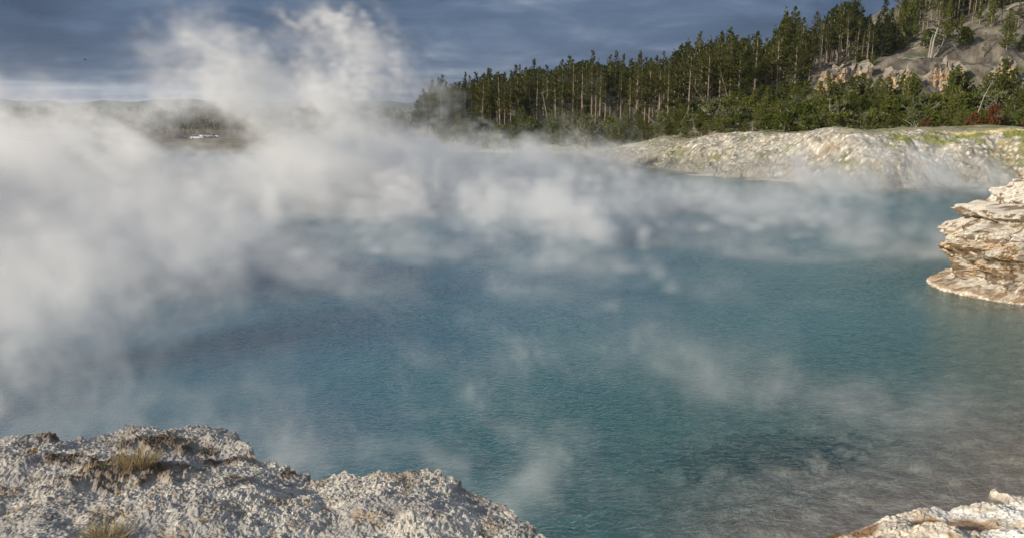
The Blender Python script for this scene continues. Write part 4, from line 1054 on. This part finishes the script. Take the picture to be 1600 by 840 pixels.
#         x,    y,   z,   rx,  ry,  rz,  weight          big drifting banks and rising plumes
BLOBS = [
 # broad bank on the left
 (-34, 42, .7, 22, 26, 2.2, .27), (-17, 29, .3, 8, 9, 1.8, .22), (-26, 46, 1.6, 10, 11, 2.5, .20), (-11, 18.5, .3, 5.0, 5, 1.3, .20), (-7, 33, .2, 8, 9, 1.4, .17), (-10, 24, .2, 5, 6, 1.1, .14),
 (-22, 27, 1.5, 6, 8, 1.9, .30), (-36, 60, 4.0, 12, 10, 2.8, .06), (-24, 36, 5.0, 3.0, 4, 1.9, .06),
 # rising plumes
 (-16.0, 45, 5.6, 2.0, 4, 3.2, .62), (-17.2, 45, 8.6, 1.1, 3, 2.0, .48), (-12.6, 60, 6.5, 3.8, 5, 4.6, .28), (-13.5, 60, 11, 2.5, 5, 3.0, .18), (-16, 58, 2.0, 10, 8, 3.2, .22), (-10.5, 62, 1.5, 6, 8, 3.4, .24), (-13.5, 50, 5.5, 4, 4, 2.2, .14),
 # low layer over the whole pool
 (-32, 85, .3, 36, 26, 1.6, .12), (-4, 74, .2, 12, 20, 1.2, .058), (12, 80, .2, 12, 14, .9, .026), (6, 48, .1, 14, 11, .9, .040), (19, 40, .3, 8, 9, 1.3, .070), (26, 54, .4, 9, 6, 1.6, .085),
 (-1, 29, 0, 10, 9, .9, .075), (9, 29, 0, 9, 7, .8, .070), (-3, 20, 0, 7, 6, .8, .10), (-3.6, 13.2, .2, 1.3, 2.6, .9, .16), (-.8, 10.5, .1, 2.0, 1.8, .7, .07), (6, 17, .1, 6, 4, .7, .042), (9, 88, 3.0, 6, 8, 4, .035)]
# clearings the wind has torn in the bank
GAPS = [(-11.8, 27, 5.0, 3.4, 9, 1.75, 1.0), (-18.3, 44, 4.1, 5.6, 12, 2.7, 1.0), (-25, 65, 3.3, 8, 14, 3.2, 1.0), (-35, 88, 2.4, 12, 22, 3.8, 1.0), (-45, 110, 1.6, 13, 16, 3.0, 1.0), (-14.5, 35, 4.6, 3.6, 9, 1.7, 1.0), (-10.3, 45, 8.4, 1.8, 9, 3, .8), (-23.5, 45, 9.5, 4.0, 9, 3.0, .8), (-10, 40, 5.0, 1.6, 4, 1.4, .5)]
def steam_density(X, Y, Z, fine):
    rt = X / np.maximum(Y, 3.0)
    # wind drifts towards the left as it rises: shear sample positions
    wx = X + .35 * Z + 1.6 * n3(N3, X * 2.2, Y * 2.2, Z * 2.2 + 40); wz = Z + .8 * n3(N3, X * 2.2 + 50, Y * 2.2, Z * 2.2)
    wy = Y + 1.2 * n3(N3, X * 2.2, Y * 2.2 + 70, Z * 2.2)
    env = np.zeros_like(X)
    for (bx, by, bz, rx, ry, rz, w) in BLOBS:
        env += w * np.exp(-(((wx - .35 * bz - bx) / rx) ** 2 + ((wy - by) / ry) ** 2 + ((wz - bz) / rz) ** 2))
    for (bx, by, bz, rx, ry, rz, w) in GAPS:
        env *= 1 - w * np.exp(-(((X - bx) / rx) ** 2 + ((Y - by) / ry) ** 2 + ((Z - bz) / rz) ** 2) ** 2)
    wx = wx + .5 * Z; c1 = n3(N3, wx * 6 + 11, wy * 6, wz * 4); wx = wx + .5 * c1; wz = wz + .5 * n3(N3, wx * 6 + 31, wy * 6, wz * 4)
    a = n3(N3, wx * 2.6, wy * 2.0, wz * 1.9); b = n3(N3b, wx * 8.0, wy * 6.0, wz * 3.6 + 9); e = n3(N3b, wx * 20, wy * 14, wz * 9 + 9)
    n = a * .52 + b * .74 + e * .30
    if fine: n = n + .30 * n3(N3b, wx * 44, wy * 38, wz * 24)
    t = env * np.exp(1.28 * n - .62) * 1.30 - .022
    return np.clip(t, 0, 3) * ss(Z, -.05, .25)
def steam_mat():
    m, g = new_mat('white_steam')
    a = g.node('ShaderNodeAttribute', attribute_name='density').outputs['Fac']
    v = g.node('ShaderNodeVolumePrincipled', {'Color': (.997, .997, .997, 1), 'Density': 1.0, 'Anisotropy': .1, 'Density Attribute': 'density'})
    g.node('ShaderNodeOutputMaterial', {1: v.outputs[0]}); return m
M_steam = steam_mat()
def steam(lo, hi, res, fn, label):
    ax = [np.linspace(lo[i], hi[i], res[i], dtype=np.float32) for i in range(3)]
    X, Y, Z = np.meshgrid(*ax, indexing='ij'); D = fn(X, Y, Z).astype(np.float32)
    me = bpy.data.meshes.new('steam'); n = D.size; me.vertices.add(n); me.vertices.foreach_set('co', np.stack([X, Y, Z], -1).ravel())
    me.attributes.new('dens', 'FLOAT', 'POINT').data.foreach_set('value', D.ravel()); me.materials.append(M_steam)
    o = add('steam', me); tag(o, label, None, None, 'stuff')
    ng = bpy.data.node_groups.new('steam_volume', 'GeometryNodeTree')
    ng.interface.new_socket('Geometry', in_out='INPUT', socket_type='NodeSocketGeometry'); ng.interface.new_socket('Geometry', in_out='OUTPUT', socket_type='NodeSocketGeometry')
    g = G(ng); gi = g.node('NodeGroupInput'); go = g.node('NodeGroupOutput')
    P = g.node('GeometryNodeInputPosition').outputs[0]
    q = g.node('ShaderNodeVectorMath', {0: P, 1: tuple(lo)}, operation='SUBTRACT').outputs[0]
    q = g.node('ShaderNodeVectorMath', {0: q, 1: tuple((res[i] - 1) / (hi[i] - lo[i]) for i in range(3))}, operation='MULTIPLY').outputs[0]
    q = g.node('ShaderNodeSeparateXYZ', {0: q})
    def rnd(i): return g.node('FunctionNodeFloatToInt', {0: q.outputs[i]}, rounding_mode='ROUND').outputs[0]
    def im(op, a, b): return g.node('FunctionNodeIntegerMath', {0: a, 1: b}, operation=op).outputs[0]
    idx = im('ADD', im('MULTIPLY', im('ADD', im('MULTIPLY', rnd(0), res[1]), rnd(1)), res[2]), rnd(2))
    at = g.node('GeometryNodeInputNamedAttribute', {0: 'dens'}, data_type='FLOAT')
    si = g.node('GeometryNodeSampleIndex', data_type='FLOAT', domain='POINT')
    g.l.new(gi.outputs[0], si.inputs[0]); g.l.new(at.outputs[0], si.inputs['Value']); g.l.new(idx, si.inputs['Index'])
    vc = g.node('GeometryNodeVolumeCube', {'Density': si.outputs[0], 'Min': tuple(lo), 'Max': tuple(hi), 'Resolution X': res[0], 'Resolution Y': res[1], 'Resolution Z': res[2]})
    sm = g.node('GeometryNodeSetMaterial', {0: vc.outputs[0], 'Material': M_steam}); g.l.new(sm.outputs[0], go.inputs[0])
    md = o.modifiers.new('steam_volume', 'NODES'); md.node_group = ng
    print('steam', res, 'filled', float((D > 0).mean()))
    return o
def join(Y, a, b): return ss(Y, a, b)
steam((-75, 19, -.1), (50, 118, 17.5), (300, 236, 68), lambda X, Y, Z: steam_density(X, Y, Z, False) * ss(Y, 19, 23) * ss(X, -75, -68) * ss(X, 50, 44) * ss(Z, 17.5, 15), 'thick white steam rising off the far and left part of the pool')
steam((-16, 5.5, -.05), (11, 24, 7), (208, 142, 54), lambda X, Y, Z: steam_density(X, Y, Z, True) * ss(Y, 23, 19) * ss(Y, 5.5, 8) * ss(X, -16, -14.5) * ss(X, 11, 9) * ss(Z, 7, 5.5), 'thin curling wisps of steam over the near water')
